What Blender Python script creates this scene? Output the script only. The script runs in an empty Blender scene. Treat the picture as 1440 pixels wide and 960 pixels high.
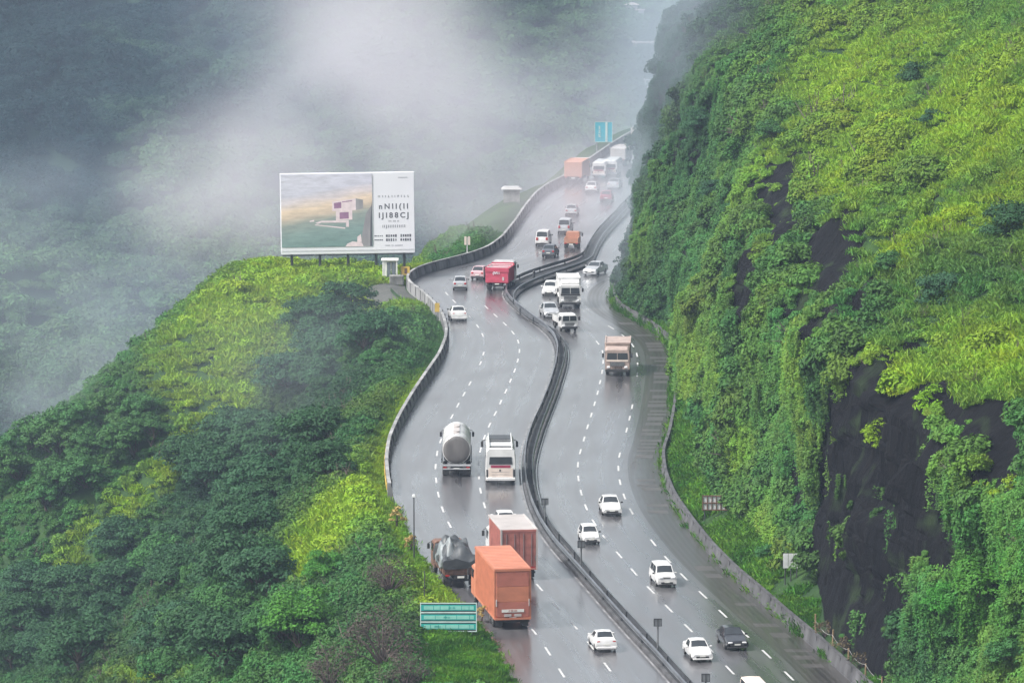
import bpy, bmesh, math, random
import numpy as np
from mathutils import Vector, Matrix
random.seed(7)
rng = np.random.default_rng(11)
S = bpy.context.scene
C = S.collection
R = math.radians

# ------------------------------------------------------------------ camera
F, CX, CY, CAMZ = 6500.0, 720.0, 480.0, 60.0
PITCH = math.atan(830 / F)
cam_d = bpy.data.cameras.new('camera'); cam = bpy.data.objects.new('camera', cam_d); C.objects.link(cam)
cam.location = (0, 0, CAMZ); cam.rotation_euler = (math.pi / 2 - PITCH, 0, 0)
cam_d.sensor_width = 36; cam_d.lens = 36 * F / 1440; cam_d.clip_start = 1; cam_d.clip_end = 9000
S.camera = cam
SP, CP = math.sin(PITCH), math.cos(PITCH)

def ray(u, v):
    xc, yc = (u - CX) / F, (CY - v) / F
    return np.array([xc, CP + yc * SP, -SP + yc * CP])

def P(u, v, z=0.0):
    d = ray(u, v); t = (z - CAMZ) / d[2]
    return Vector((d[0] * t, d[1] * t, z))

def proj(X, Y, Z):
    z = np.asarray(Z) - CAMZ
    dep = Y * CP - z * SP
    up = Y * SP + z * CP
    return CX + F * X / dep, CY - F * up / dep

# ------------------------------------------------------------------ noise
def _hash(i, j, k):
    h = (i * 374761393 + j * 668265263 + k * 2147483647 + 1274126177) & 0xffffffff
    h = ((h ^ (h >> 13)) * 1274126177) & 0xffffffff
    h = ((h ^ (h >> 16)) * 2246822519) & 0xffffffff
    return ((h ^ (h >> 15)) & 0xffff) / 65535.0

def vnoise(x, y, z):
    x, y, z = np.broadcast_arrays(np.asarray(x, float), np.asarray(y, float), np.asarray(z, float))
    i, j, k = np.floor(x).astype(np.int64), np.floor(y).astype(np.int64), np.floor(z).astype(np.int64)
    fx, fy, fz = x - i, y - j, z - k
    fx, fy, fz = [f * f * (3 - 2 * f) for f in (fx, fy, fz)]
    r = 0
    for a in (0, 1):
        for b in (0, 1):
            for c in (0, 1):
                w = (fx if a else 1 - fx) * (fy if b else 1 - fy) * (fz if c else 1 - fz)
                r = r + w * _hash(i + a, j + b, k + c)
    return r * 2 - 1

def fbm(x, y, z, sc, o=3):
    r, a, t = 0, 1.0, 0
    for q in range(o):
        f = 2 ** q / sc
        r = r + a * vnoise(x * f + 17.3 * q, y * f + 5.1 * q, z * f - 9.7 * q); t += a; a *= .5
    return r / t * 1.6

def sstep(a, b, x):
    t = np.clip((x - a) / (b - a), 0, 1); return t * t * (3 - 2 * t)

# ------------------------------------------------------------------ materials
def mat(name, col, rough=.6, metal=0, spec=.5, noise=None, coat=0, bump=None):
    m = bpy.data.materials.new(name); m.use_nodes = True
    nt = m.node_tree; b = nt.nodes['Principled BSDF']
    b.inputs['Base Color'].default_value = (*col, 1); b.inputs['Roughness'].default_value = rough
    b.inputs['Metallic'].default_value = metal; b.inputs['Specular IOR Level'].default_value = spec
    b.inputs['Coat Weight'].default_value = coat
    tc = nt.nodes.new('ShaderNodeTexCoord')
    sc, amt, stretch = noise if noise else (1.7, .12, (1, 1, 1))
    mp = nt.nodes.new('ShaderNodeMapping'); mp.inputs['Scale'].default_value = stretch
    nt.links.new(tc.outputs['Object'], mp.inputs['Vector'])
    n = nt.nodes.new('ShaderNodeTexNoise'); n.inputs['Scale'].default_value = sc; n.inputs['Detail'].default_value = 5
    nt.links.new(mp.outputs[0], n.inputs['Vector'])
    rp = nt.nodes.new('ShaderNodeValToRGB')
    rp.color_ramp.elements[0].position = .3; rp.color_ramp.elements[1].position = .7
    rp.color_ramp.elements[0].color = (*[max(0, c * (1 - amt)) for c in col], 1)
    rp.color_ramp.elements[1].color = (*[min(1, c * (1 + amt)) for c in col], 1)
    nt.links.new(n.outputs['Fac'], rp.inputs[0]); nt.links.new(rp.outputs[0], b.inputs['Base Color'])
    if bump:
        bp = nt.nodes.new('ShaderNodeBump'); bp.inputs['Strength'].default_value = bump; bp.inputs['Distance'].default_value = .1
        nt.links.new(n.outputs['Fac'], bp.inputs['Height']); nt.links.new(bp.outputs[0], b.inputs['Normal'])
    return m

M = {}
M['white'] = mat('white_paint', (.62, .62, .62), .25, coat=.5)
M['silver'] = mat('silver_paint', (.5, .51, .53), .3, .5)
M['black_paint'] = mat('black_paint', (.015, .016, .02), .2, coat=.6)
M['pink_silver'] = mat('rose_paint', (.5, .33, .36), .35, .2)
M['maroon'] = mat('maroon_paint', (.28, .03, .07), .3)
M['dark_car'] = mat('slate_paint', (.10, .11, .13), .3)
M['glass'] = mat('window_glass', (.03, .035, .04), .08, spec=.6)
M['tyre'] = mat('tyre_rubber', (.018, .018, .018), .8)
M['rim'] = mat('rim_metal', (.35, .35, .36), .4, .8)
M['trim'] = mat('dark_trim', (.03, .03, .032), .5)
M['lamp'] = mat('lamp_glass', (.75, .76, .78), .1)
M['tail'] = mat('tail_lamp', (.35, .02, .02), .25)
M['plate'] = mat('number_plate', (.7, .7, .66), .5)
M['orange'] = mat('orange_box', (.45, .165, .095), .5, noise=(.9, .13, (1, 1, 2)))
M['orange_dk'] = mat('orange_door', (.37, .125, .09), .5, noise=(.9, .12, (1, 1, 2)))
M['faded'] = mat('mist_paled_orange', (.42, .2, .13), .6)  # orange paled in the paint itself to stand in for distant mist
M['redbox'] = mat('red_box', (.34, .125, .105), .5, noise=(1.2, .2, (1, 1, 2)))
M['red'] = mat('red_truck', (.42, .055, .095), .45, noise=(1.2, .15, (1, 1, 2)))
M['roofwhite'] = mat('pale_roof', (.40, .37, .36), .5, noise=(.7, .12, (1, 1, 1)))
M['cream'] = mat('cream_paint', (.66, .56, .5), .45)
M['tan'] = mat('tan_truck', (.36, .28, .25), .5, noise=(1.5, .25, (1, 1, 1)))
M['brown'] = mat('brown_wood', (.13, .07, .05), .7, noise=(2, .35, (1, 1, 4)))
M['chassis'] = mat('chassis', (.025, .025, .028), .7)
M['tarp'] = mat('grey_tarp', (.17, .19, .20), .5, noise=(1.1, .4, (1, 1, 1)), bump=.5)
M['tarp_dk'] = mat('dark_tarp', (.045, .05, .055), .5, noise=(1.1, .4, (1, 1, 1)), bump=.5)
M['tank'] = mat('tank_shell', (.5, .5, .5), .35, .2, noise=(.8, .35, (1, 1, 1)))
M['tank_end'] = mat('tank_end', (.10, .095, .095), .5, noise=(1.2, .45, (1, 1, .3)))
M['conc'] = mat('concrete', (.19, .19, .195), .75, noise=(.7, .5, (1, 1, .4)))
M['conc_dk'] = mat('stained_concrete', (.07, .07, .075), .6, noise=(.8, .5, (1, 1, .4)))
M['yellow'] = mat('yellow_paint', (.5, .34, .07), .6, noise=(1.5, .3, (1, 1, 1)))
M['rail'] = mat('galvanised_rail', (.16, .17, .19), .35, .7, noise=(.6, .35, (1, 1, 1)))
M['cap'] = mat('pale_concrete', (.24, .24, .24), .6, noise=(.5, .5, (1, 1, 1)))
M['soil'] = mat('trough_soil', (.03, .032, .035), .8, noise=(.7, .5, (1, 1, 1)))
M['paint'] = mat('lane_paint', (.46, .46, .46), .5, noise=(2, .2, (1, 1, 1)))
M['steel'] = mat('steel_post', (.2, .21, .22), .5, .6)
M['steel_dk'] = mat('dark_steel', (.06, .065, .07), .5, .4)
M['teal'] = mat('teal_sign', (.02, .33, .30), .4, noise=(1, .1, (1, 1, 1)))
M['tealblue'] = mat('teal_blue_sign', (.03, .36, .46), .4)
M['signtext'] = mat('sign_lettering', (.5, .62, .59), .5)
M['mint'] = mat('mint_strip', (.22, .52, .44), .5)
M['board'] = mat('billboard_vinyl', (.74, .74, .79), .5, noise=(.15, .03, (1, 1, 1)))
M['ink'] = mat('print_ink', (.1, .1, .12), .6)
M['houseW'] = mat('print_pink_white', (.72, .6, .63), .6)
M['houseP'] = mat('print_plum', (.3, .16, .27), .6)
M['houseG'] = mat('print_grey', (.3, .29, .31), .6, noise=(.6, .3, (1, 1, .3)))
M['booth'] = mat('booth_paint', (.72, .72, .68), .5)
M['boothd'] = mat('booth_glazing', (.14, .16, .18), .3)
M['rock_grey'] = mat('grey_stone', (.2, .2, .19), .8, noise=(1.5, .4, (1, 1, 1)), bump=.4)
M['wood'] = mat('weathered_wood', (.2, .14, .08), .8, noise=(2, .3, (1, 1, 4)))
M['panelgrey'] = mat('pale_panel', (.5, .52, .52), .5, noise=(1.2, .25, (1, 1, 1)))
M['bark'] = mat('bark', (.07, .05, .04), .85, noise=(3, .35, (1, 1, .3)))
M['twig'] = mat('dry_twig', (.1, .075, .07), .9, noise=(3, .35, (1, 1, 1)))
M['roofred'] = mat('house_wall', (.7, .66, .6), .7)
M['rooft'] = mat('house_roof', (.4, .36, .36), .7)
M['bluetarp'] = mat('blue_sheet', (.15, .25, .6), .6)

def ground_mat(name, cols, sc, bump=.4, rough=.9):
    m = bpy.data.materials.new(name); m.use_nodes = True; nt = m.node_tree; b = nt.nodes['Principled BSDF']
    b.inputs['Roughness'].default_value = rough; b.inputs['Specular IOR Level'].default_value = .2
    tc = nt.nodes.new('ShaderNodeTexCoord'); n = nt.nodes.new('ShaderNodeTexNoise')
    n.inputs['Scale'].default_value = sc; n.inputs['Detail'].default_value = 8; n.inputs['Roughness'].default_value = .65
    nt.links.new(tc.outputs['Object'], n.inputs['Vector'])
    rp = nt.nodes.new('ShaderNodeValToRGB'); el = rp.color_ramp.elements
    el[0].position, el[1].position = .3, .7
    el[0].color = (*cols[0], 1); el[1].color = (*cols[-1], 1)
    for q, c in enumerate(cols[1:-1]):
        e = el.new(.3 + .4 * (q + 1) / (len(cols) - 1)); e.color = (*c, 1)
    nt.links.new(n.outputs['Fac'], rp.inputs[0]); nt.links.new(rp.outputs[0], b.inputs['Base Color'])
    bp = nt.nodes.new('ShaderNodeBump'); bp.inputs['Strength'].default_value = bump; bp.inputs['Distance'].default_value = .5
    nt.links.new(n.outputs['Fac'], bp.inputs['Height']); nt.links.new(bp.outputs[0], b.inputs['Normal'])
    return m
M['hill'] = ground_mat('hillside_soil', [(.008, .022, .008), (.018, .046, .012), (.032, .07, .014)], .25)  # green soil, darkened to stand in for leaf self-shadow in the gaps
M['valley'] = ground_mat('valley_green', [(.008, .022, .016), (.014, .032, .02), (.02, .042, .022)], .06)
M['path'] = ground_mat('gravel_path', [(.05, .055, .05), (.10, .10, .095)], .6, .2)

def rock_mat():
    m = bpy.data.materials.new('basalt_rock'); m.use_nodes = True; nt = m.node_tree; b = nt.nodes['Principled BSDF']
    tc = nt.nodes.new('ShaderNodeTexCoord'); mp = nt.nodes.new('ShaderNodeMapping'); mp.inputs['Scale'].default_value = (.3, 1.6, .09)
    nt.links.new(tc.outputs['Object'], mp.inputs['Vector'])
    n = nt.nodes.new('ShaderNodeTexNoise'); n.inputs['Scale'].default_value = 1.1; n.inputs['Detail'].default_value = 9; n.inputs['Roughness'].default_value = .7
    nt.links.new(mp.outputs[0], n.inputs['Vector'])
    rp = nt.nodes.new('ShaderNodeValToRGB'); el = rp.color_ramp.elements
    el[0].position, el[1].position = .32, .72
    el[0].color = (.003, .003, .004, 1); el[1].color = (.017, .015, .016, 1)
    e = el.new(.52); e.color = (.007, .007, .010, 1)
    e = el.new(.80); e.color = (.10, .085, .08, 1)
    nt.links.new(n.outputs['Fac'], rp.inputs[0])
    # moss by slope-independent patches
    n2 = nt.nodes.new('ShaderNodeTexNoise'); n2.inputs['Scale'].default_value = .35; n2.inputs['Detail'].default_value = 6
    nt.links.new(tc.outputs['Object'], n2.inputs['Vector'])
    r2 = nt.nodes.new('ShaderNodeValToRGB'); r2.color_ramp.elements[0].position = .55; r2.color_ramp.elements[1].position = .68
    nt.links.new(n2.outputs['Fac'], r2.inputs[0])
    mx = nt.nodes.new('ShaderNodeMix'); mx.data_type = 'RGBA'; mx.inputs[7].default_value = (.03, .05, .022, 1)
    nt.links.new(r2.outputs[0], mx.inputs[0]); nt.links.new(rp.outputs[0], mx.inputs[6])
    nt.links.new(mx.outputs[2], b.inputs['Base Color']); b.inputs['Roughness'].default_value = .7; b.inputs['Specular IOR Level'].default_value = .14
    n4 = nt.nodes.new('ShaderNodeTexNoise'); n4.inputs['Scale'].default_value = 1.6; n4.inputs['Detail'].default_value = 10; n4.inputs['Roughness'].default_value = .75
    nt.links.new(tc.outputs['Object'], n4.inputs['Vector'])
    ba = nt.nodes.new('ShaderNodeBump'); ba.inputs['Strength'].default_value = .8; ba.inputs['Distance'].default_value = .8; nt.links.new(n4.outputs['Fac'], ba.inputs['Height'])
    bp = nt.nodes.new('ShaderNodeBump'); bp.inputs['Strength'].default_value = .9; bp.inputs['Distance'].default_value = 1.0; nt.links.new(ba.outputs[0], bp.inputs['Normal'])
    nt.links.new(n.outputs['Fac'], bp.inputs['Height']); nt.links.new(bp.outputs[0], b.inputs['Normal'])
    return m
M['rock'] = rock_mat()

def asphalt(name, c0, c1, r0, r1, lanes=3.0):
    m = bpy.data.materials.new(name); m.use_nodes = True; nt = m.node_tree; b = nt.nodes['Principled BSDF']; N = nt.nodes; Lk = nt.links.new
    uv = N.new('ShaderNodeUVMap'); uv.uv_map = 'along'
    def noise(sx, sy, sc, det, rough=.55):
        mp = N.new('ShaderNodeMapping'); mp.inputs['Scale'].default_value = (sx, sy, 1); Lk(uv.outputs[0], mp.inputs[0])
        n = N.new('ShaderNodeTexNoise'); n.inputs['Scale'].default_value = sc; n.inputs['Detail'].default_value = det; n.inputs['Roughness'].default_value = rough; Lk(mp.outputs[0], n.inputs['Vector']); return n.outputs['Fac']
    def math(op, x, y=None, z=None):
        k = N.new('ShaderNodeMath'); k.operation = op
        for q, w in enumerate((x, y, z)):
            if w is None: continue
            if isinstance(w, (int, float)): k.inputs[q].default_value = w
            else: Lk(w, k.inputs[q])
        return k.outputs[0]
    sx = N.new('ShaderNodeSeparateXYZ'); Lk(uv.outputs[0], sx.inputs[0])
    # two worn wheel tracks in every lane (uv.x runs 0..11 m across)
    ph = math('MULTIPLY', sx.outputs['X'], 6.28318 * 2 * lanes / 11.0)
    wob = math('MULTIPLY', noise(.1, .06, 1, 2), 2.0)
    tr = math('SINE', math('ADD', ph, wob)); tr = math('MULTIPLY_ADD', tr, .5, .5); tr = math('MULTIPLY', tr, noise(.2, .03, 1.2, 3))
    streak = noise(2.2, .10, 1, 6, .65); patch = noise(.22, .07, 1, 4); fine = noise(9, 4, 1, 3)
    f = math('ADD', math('MULTIPLY', streak, .45), math('MULTIPLY', patch, .45)); f = math('MULTIPLY_ADD', fine, .15, f); f = math('MULTIPLY_ADD', tr, -.25, f)
    rp = N.new('ShaderNodeValToRGB'); rp.color_ramp.elements[0].position = .28; rp.color_ramp.elements[1].position = .66
    rp.color_ramp.elements[0].color = (*c0, 1); rp.color_ramp.elements[1].color = (*c1, 1); Lk(f, rp.inputs[0]); Lk(rp.outputs[0], b.inputs['Base Color'])
    mr = N.new('ShaderNodeMapRange'); mr.inputs[1].default_value = .25; mr.inputs[2].default_value = .65; mr.inputs[3].default_value = r0; mr.inputs[4].default_value = r1
    Lk(f, mr.inputs[0]); Lk(mr.outputs[0], b.inputs['Roughness'])
    m2 = N.new('ShaderNodeMapRange'); m2.inputs[1].default_value = .35; m2.inputs[2].default_value = .65; m2.inputs[3].default_value = .9; m2.inputs[4].default_value = .35
    Lk(math('ADD', math('MULTIPLY', patch, .6), math('MULTIPLY', streak, .4)), m2.inputs[0]); Lk(m2.outputs[0], b.inputs['Coat Weight'])
    b.inputs['IOR'].default_value = 1.5; b.inputs['Coat IOR'].default_value = 1.4; b.inputs['Coat Roughness'].default_value = .15
    bp = N.new('ShaderNodeBump'); bp.inputs['Strength'].default_value = .05; bp.inputs['Distance'].default_value = .01
    Lk(fine, bp.inputs['Height']); Lk(bp.outputs[0], b.inputs['Normal'])
    return m
M['asphalt'] = asphalt('wet_asphalt', (.045, .044, .049), (.11, .107, .112), .18, .45)
M['shoulder'] = asphalt('shoulder_asphalt', (.022, .020, .019), (.055, .050, .046), .3, .6)
M['slab'] = mat('shoulder_slab', (.062, .058, .056), .45, noise=(.7, .3, (1, 1, 1)))

def leaf_mat(name, col, use_attr=True, var=.35):
    m = bpy.data.materials.new(name); m.use_nodes = True; nt = m.node_tree
    for n in list(nt.nodes): nt.nodes.remove(n)
    out = nt.nodes.new('ShaderNodeOutputMaterial')
    if use_attr:
        a = nt.nodes.new('ShaderNodeAttribute'); a.attribute_type = 'INSTANCER'; a.attribute_name = 'tint'; src = a.outputs['Color']
    else:
        a = nt.nodes.new('ShaderNodeRGB'); a.outputs[0].default_value = (*col, 1); src = a.outputs[0]
    # leaf-to-leaf variation from the leaf's own attribute, plant-to-plant from the instance
    la = nt.nodes.new('ShaderNodeAttribute'); la.attribute_name = 'leafvar'
    oi = nt.nodes.new('ShaderNodeObjectInfo')
    ad = nt.nodes.new('ShaderNodeMath'); ad.operation = 'MULTIPLY_ADD'; ad.inputs[1].default_value = .45
    nt.links.new(oi.outputs['Random'], ad.inputs[0]); nt.links.new(la.outputs['Fac'], ad.inputs[2])
    mr = nt.nodes.new('ShaderNodeMapRange'); mr.inputs[1].default_value = 0; mr.inputs[2].default_value = 1.45
    mr.inputs[3].default_value = 1 - var; mr.inputs[4].default_value = 1 + var
    nt.links.new(ad.outputs[0], mr.inputs[0])
    hs = nt.nodes.new('ShaderNodeHueSaturation'); nt.links.new(src, hs.inputs['Color']); nt.links.new(mr.outputs[0], hs.inputs['Value'])
    mh = nt.nodes.new('ShaderNodeMapRange'); mh.inputs[3].default_value = .485; mh.inputs[4].default_value = .515
    nt.links.new(oi.outputs['Random'], mh.inputs[0]); nt.links.new(mh.outputs[0], hs.inputs['Hue'])
    d = nt.nodes.new('ShaderNodeBsdfPrincipled'); d.inputs['Roughness'].default_value = .55; d.inputs['Specular IOR Level'].default_value = .12
    t = nt.nodes.new('ShaderNodeBsdfTranslucent'); mx = nt.nodes.new('ShaderNodeMixShader'); mx.inputs[0].default_value = .22
    nt.links.new(hs.outputs[0], d.inputs['Base Color']); nt.links.new(hs.outputs[0], t.inputs['Color'])
    nt.links.new(d.outputs[0], mx.inputs[1]); nt.links.new(t.outputs[0], mx.inputs[2]); nt.links.new(mx.outputs[0], out.inputs['Surface'])
    return m
M['leaf'] = leaf_mat('foliage', (0, 0, 0))
M['leaf_dark'] = leaf_mat('dark_leaves', (.030, .084, .034), False)
M['leaf_mid'] = leaf_mat('green_leaves', (.050, .135, .038), False)
M['leaf_bright'] = leaf_mat('bright_leaves', (.060, .190, .026), False)
M['leaf_lime'] = leaf_mat('lime_leaves', (.15, .27, .012), False)
M['leaf_dry'] = leaf_mat('dry_leaves', (.1, .08, .045), False)
M['leaf_brown'] = leaf_mat('brown_twigs', (.075, .060, .052), False)
M['leaf_yellow'] = leaf_mat('yellow_dry_leaves', (.36, .28, .10), False)

# ------------------------------------------------------------------ mesh helpers
class MB:
    def __init__(s): s.v, s.f, s.m = [], [], []
    def add(s, vs, fs, mi=0):
        b = len(s.v); s.v += [tuple(v) for v in vs]; s.f += [tuple(b + i for i in f) for f in fs]; s.m += [mi] * len(fs); return s
    def box(s, c, d, mi=0, taper=(1, 1), bev=0.0):
        x, y, z = c; a, b, h = d[0] / 2, d[1] / 2, d[2] / 2; tx, ty = taper
        if bev <= 0:
            vs = [(x - a, y - b, z - h), (x + a, y - b, z - h), (x + a, y + b, z - h), (x - a, y + b, z - h),
                  (x - a * tx, y - b * ty, z + h), (x + a * tx, y - b * ty, z + h), (x + a * tx, y + b * ty, z + h), (x - a * tx, y + b * ty, z + h)]
            return s.add(vs, [(3, 2, 1, 0), (4, 5, 6, 7), (0, 1, 5, 4), (1, 2, 6, 5), (2, 3, 7, 6), (3, 0, 4, 7)], mi)
        e = bev; vs = []
        for zz, ins in ((z - h, e), (z - h + e, 0), (z + h - e, 0), (z + h, e)):
            f = (zz - (z - h)) / (2 * h); sx, sy = 1 + (tx - 1) * f, 1 + (ty - 1) * f
            A, B = a * sx - ins, b * sy - ins; k = e * .8 if ins == 0 else e * .5
            for px, py in ((-A + k, -B), (A - k, -B), (A, -B + k), (A, B - k), (A - k, B), (-A + k, B), (-A, B - k), (-A, -B + k)):
                vs.append((x + px, y + py, zz))
        fs = [tuple(range(7, -1, -1)), tuple(range(24, 32))]
        for r_ in range(3):
            for q in range(8): fs.append((r_ * 8 + q, r_ * 8 + (q + 1) % 8, r_ * 8 + 8 + (q + 1) % 8, r_ * 8 + 8 + q))
        return s.add(vs, fs, mi)
    def tube(s, p0, p1, r0, r1=None, n=8, mi=0, cap=True):
        r1 = r0 if r1 is None else r1
        p0, p1 = Vector(p0), Vector(p1); d = (p1 - p0).normalized()
        a = d.orthogonal().normalized(); b = d.cross(a)
        vs = []
        for p, r_ in ((p0, r0), (p1, r1)):
            for q in range(n):
                t = 2 * math.pi * q / n; vs.append(p + (a * math.cos(t) + b * math.sin(t)) * r_)
        fs = [(q, (q + 1) % n, n + (q + 1) % n, n + q) for q in range(n)]
        if cap: fs += [tuple(range(n - 1, -1, -1)), tuple(range(n, 2 * n))]
        return s.add(vs, fs, mi)
    def lathe_x(s, c, prof, n=18, mi=0):      # profile [(x offset, radius)] around an X axis
        vs = []
        for (dx, r_) in prof:
            for q in range(n):
                t = 2 * math.pi * q / n; vs.append((c[0] + dx, c[1] + r_ * math.cos(t), c[2] + r_ * math.sin(t)))
        fs = []
        for k in range(len(prof) - 1):
            for q in range(n): fs.append((k * n + q, k * n + (q + 1) % n, (k + 1) * n + (q + 1) % n, (k + 1) * n + q))
        fs += [tuple(range(n)), tuple(range(len(prof) * n - 1, (len(prof) - 1) * n - 1, -1))]
        return s.add(vs, fs, mi)
    def loft(s, secs, mi=0, cap=True):
        n = len(secs[0]); vs = [p for sec in secs for p in sec]; fs = []
        for k in range(len(secs) - 1):
            for q in range(n): fs.append((k * n + q, k * n + (q + 1) % n, (k + 1) * n + (q + 1) % n, (k + 1) * n + q))
        if cap: fs += [tuple(range(n - 1, -1, -1)), tuple(range((len(secs) - 1) * n, len(secs) * n))]
        return s.add(vs, fs, mi)
    def build(s, name, mats, parent=None, smooth=None):
        me = bpy.data.meshes.new(name); me.from_pydata(s.v, [], s.f)
        for m_ in (mats if isinstance(mats, (list, tuple)) else [mats]): me.materials.append(m_)
        me.polygons.foreach_set('material_index', s.m)
        bm = bmesh.new(); bm.from_mesh(me); bmesh.ops.recalc_face_normals(bm, faces=bm.faces); bm.to_mesh(me); bm.free()
        if smooth:
            me.polygons.foreach_set('use_smooth', [True] * len(me.polygons)); me.set_sharp_from_angle(angle=R(smooth))
        return link(name, me, parent)

def link(name, me, parent=None):
    o = bpy.data.objects.new(name, me); C.objects.link(o)
    if parent: o.parent = parent
    return o
def tag(o, label=None, cat=None, group=None, kind=None):
    if label: o['label'] = label
    if cat: o['category'] = cat
    if group: o['group'] = group
    if kind: o['kind'] = kind
    return o
def empty(name, label, cat, group=None):
    o = bpy.data.objects.new(name, None); o.empty_display_size = .3; C.objects.link(o)
    return tag(o, label, cat, group)
def npmesh(name, verts, faces, mats, smooth=True):
    me = bpy.data.meshes.new(name); me.from_pydata(verts.tolist(), [], faces.tolist())
    for m_ in mats: me.materials.append(m_)
    if smooth: me.polygons.foreach_set('use_smooth', [True] * len(me.polygons))
    me.update(); return me
def gridfaces(nr, nc):
    a = np.arange(nr * nc).reshape(nr, nc)
    return np.stack([a[:-1, :-1], a[:-1, 1:], a[1:, 1:], a[1:, :-1]], -1).reshape(-1, 4)
def copy_tree(o, parent=None):
    c = o.copy(); C.objects.link(c)
    if parent: c.parent = parent
    for ch in list(o.children): copy_tree(ch, c)
    return c

# ------------------------------------------------------------------ the highway in plan
L0px = [(1000, 1420), (900, 1250), (800, 1060), (722, 960), (700, 915), (686, 888), (655, 858), (624, 826), (600, 795), (578, 757), (560, 722), (551, 690), (548, 660), (552, 630),
        (565, 600), (585, 565), (605, 535), (622, 510), (631, 487), (632, 472), (626, 453), (613, 436), (596, 420), (580, 409), (575, 401), (582, 392), (600, 384),
        (630, 376), (663, 368), (690, 358), (710, 343), (728, 320), (741, 300), (757, 280), (775, 267), (800, 255), (820, 240), (846, 222), (866, 208), (886, 196), (908, 185), (950, 172)]
M0px = [(1300, 1420), (1190, 1250), (1036, 1060), (944, 960), (918, 930), (890, 900), (860, 867), (830, 832), (800, 798), (775, 770), (757, 744), (743, 715), (735, 685), (733, 655), (736, 630),
        (744, 605), (757, 578), (769, 548), (778, 518), (781, 494), (776, 478), (761, 463), (742, 449), (725, 436), (712, 424), (707, 414), (713, 402), (735, 391),
        (765, 381), (800, 371), (817, 364), (825, 348), (835, 332), (848, 318), (864, 302), (878, 286), (893, 270), (910, 255), (935, 240), (975, 222), (1020, 204), (1100, 185)]
M1px = [(1330, 1420), (1217, 1250), (1060, 1060), (966, 960), (933, 923), (900, 887), (867, 852), (833, 813), (811, 785), (782, 752), (764, 722), (755, 688), (753, 658), (757, 637),
        (766, 606), (776, 580), (786, 554), (797, 518), (800, 496), (796, 486), (786, 474), (768, 463), (748, 453), (735, 443), (726, 431), (725, 421), (733, 411), (756, 400),
        (786, 389), (818, 379), (836, 370), (843, 352), (852, 336), (864, 322), (880, 305), (894, 289), (909, 273), (926, 258), (951, 243), (991, 224), (1036, 206), (1116, 187)]
R1px = [(1640, 1420), (1490, 1250), (1310, 1060), (1197, 958), (1167, 930), (1133, 900), (1100, 873), (1067, 843), (1033, 815), (997, 779), (967, 741), (943, 706), (931, 675), (928, 645),
        (937, 620), (943, 590), (947, 559), (949, 527), (946, 498), (936, 481), (918, 466), (896, 452), (876, 442), (864, 432), (860, 422), (861, 410), (866, 400), (885, 391),
        (915, 381), (945, 370), (962, 355), (972, 340), (985, 325), (1005, 310), (1030, 290), (1060, 262), (1100, 230), (1180, 190)]
YG = np.arange(205.0, 748.0, .5)
def curve(px):
    w = np.array([tuple(P(u, v))[:2] for u, v in px]); w = w[np.argsort(w[:, 1])]
    x = np.interp(YG, w[:, 1], w[:, 0])
    k = np.exp(-.5 * (np.arange(-16, 17) * .5 / 2.4) ** 2); k /= k.sum()
    return np.convolve(np.pad(x, 16, mode='reflect', reflect_type='odd'), k, 'valid')
XL, XM0, XM1, XR = curve(L0px), curve(M0px), curve(M1px), curve(R1px)
fL = lambda y: np.interp(y, YG, XL); fM0 = lambda y: np.interp(y, YG, XM0)
fM1 = lambda y: np.interp(y, YG, XM1); fR = lambda y: np.interp(y, YG, XR)
def lane(side, fr):
    return (lambda y: fL(y) + (fM0(y) - fL(y)) * fr) if side == 'l' else (lambda y: fM1(y) + (fR(y) - fM1(y)) * fr)

def strip(name, fa, fb, z, m, y0=206, y1=746, dy=1.0, nx=6, parent=None):
    ys = np.arange(y0, y1, dy); t = np.linspace(0, 1, nx)
    a, b = fa(ys), fb(ys)
    v = np.stack([a[:, None] + (b - a)[:, None] * t, np.repeat(ys[:, None], nx, 1), np.full((len(ys), nx), z)], -1).reshape(-1, 3)
    me = npmesh(name, v, gridfaces(len(ys), nx)[:, ::1], [m]); uvl = me.uv_layers.new(name='along')
    vi = np.zeros(len(me.loops), np.int32); me.loops.foreach_get('vertex_index', vi)
    st = np.concatenate([[0], np.cumsum(np.hypot(np.diff((a + b) / 2), np.diff(ys)))])
    full = np.stack([np.repeat((t * 11)[None, :], len(ys), 0), np.repeat(st[:, None], nx, 1)], -1).reshape(-1, 2)
    uvl.data.foreach_set('uv', full[vi].astype(np.float32).ravel())
    return link(name, me, parent)

def sweep(mb, fx, sec, y0, y1, dy=1.5, mi=0, closed=True):
    ys = np.arange(y0, y1, dy); xs = fx(ys)
    pts = np.stack([xs, ys], -1); tg = np.gradient(pts, axis=0); tg /= np.linalg.norm(tg, axis=1)[:, None]
    nrm = np.stack([tg[:, 1], -tg[:, 0]], -1)
    secs = [[(p[0] + n[0] * o_, p[1] + n[1] * o_, z) for o_, z in sec] for p, n in zip(pts, nrm)]
    return mb.loft(secs, mi, True)

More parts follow.
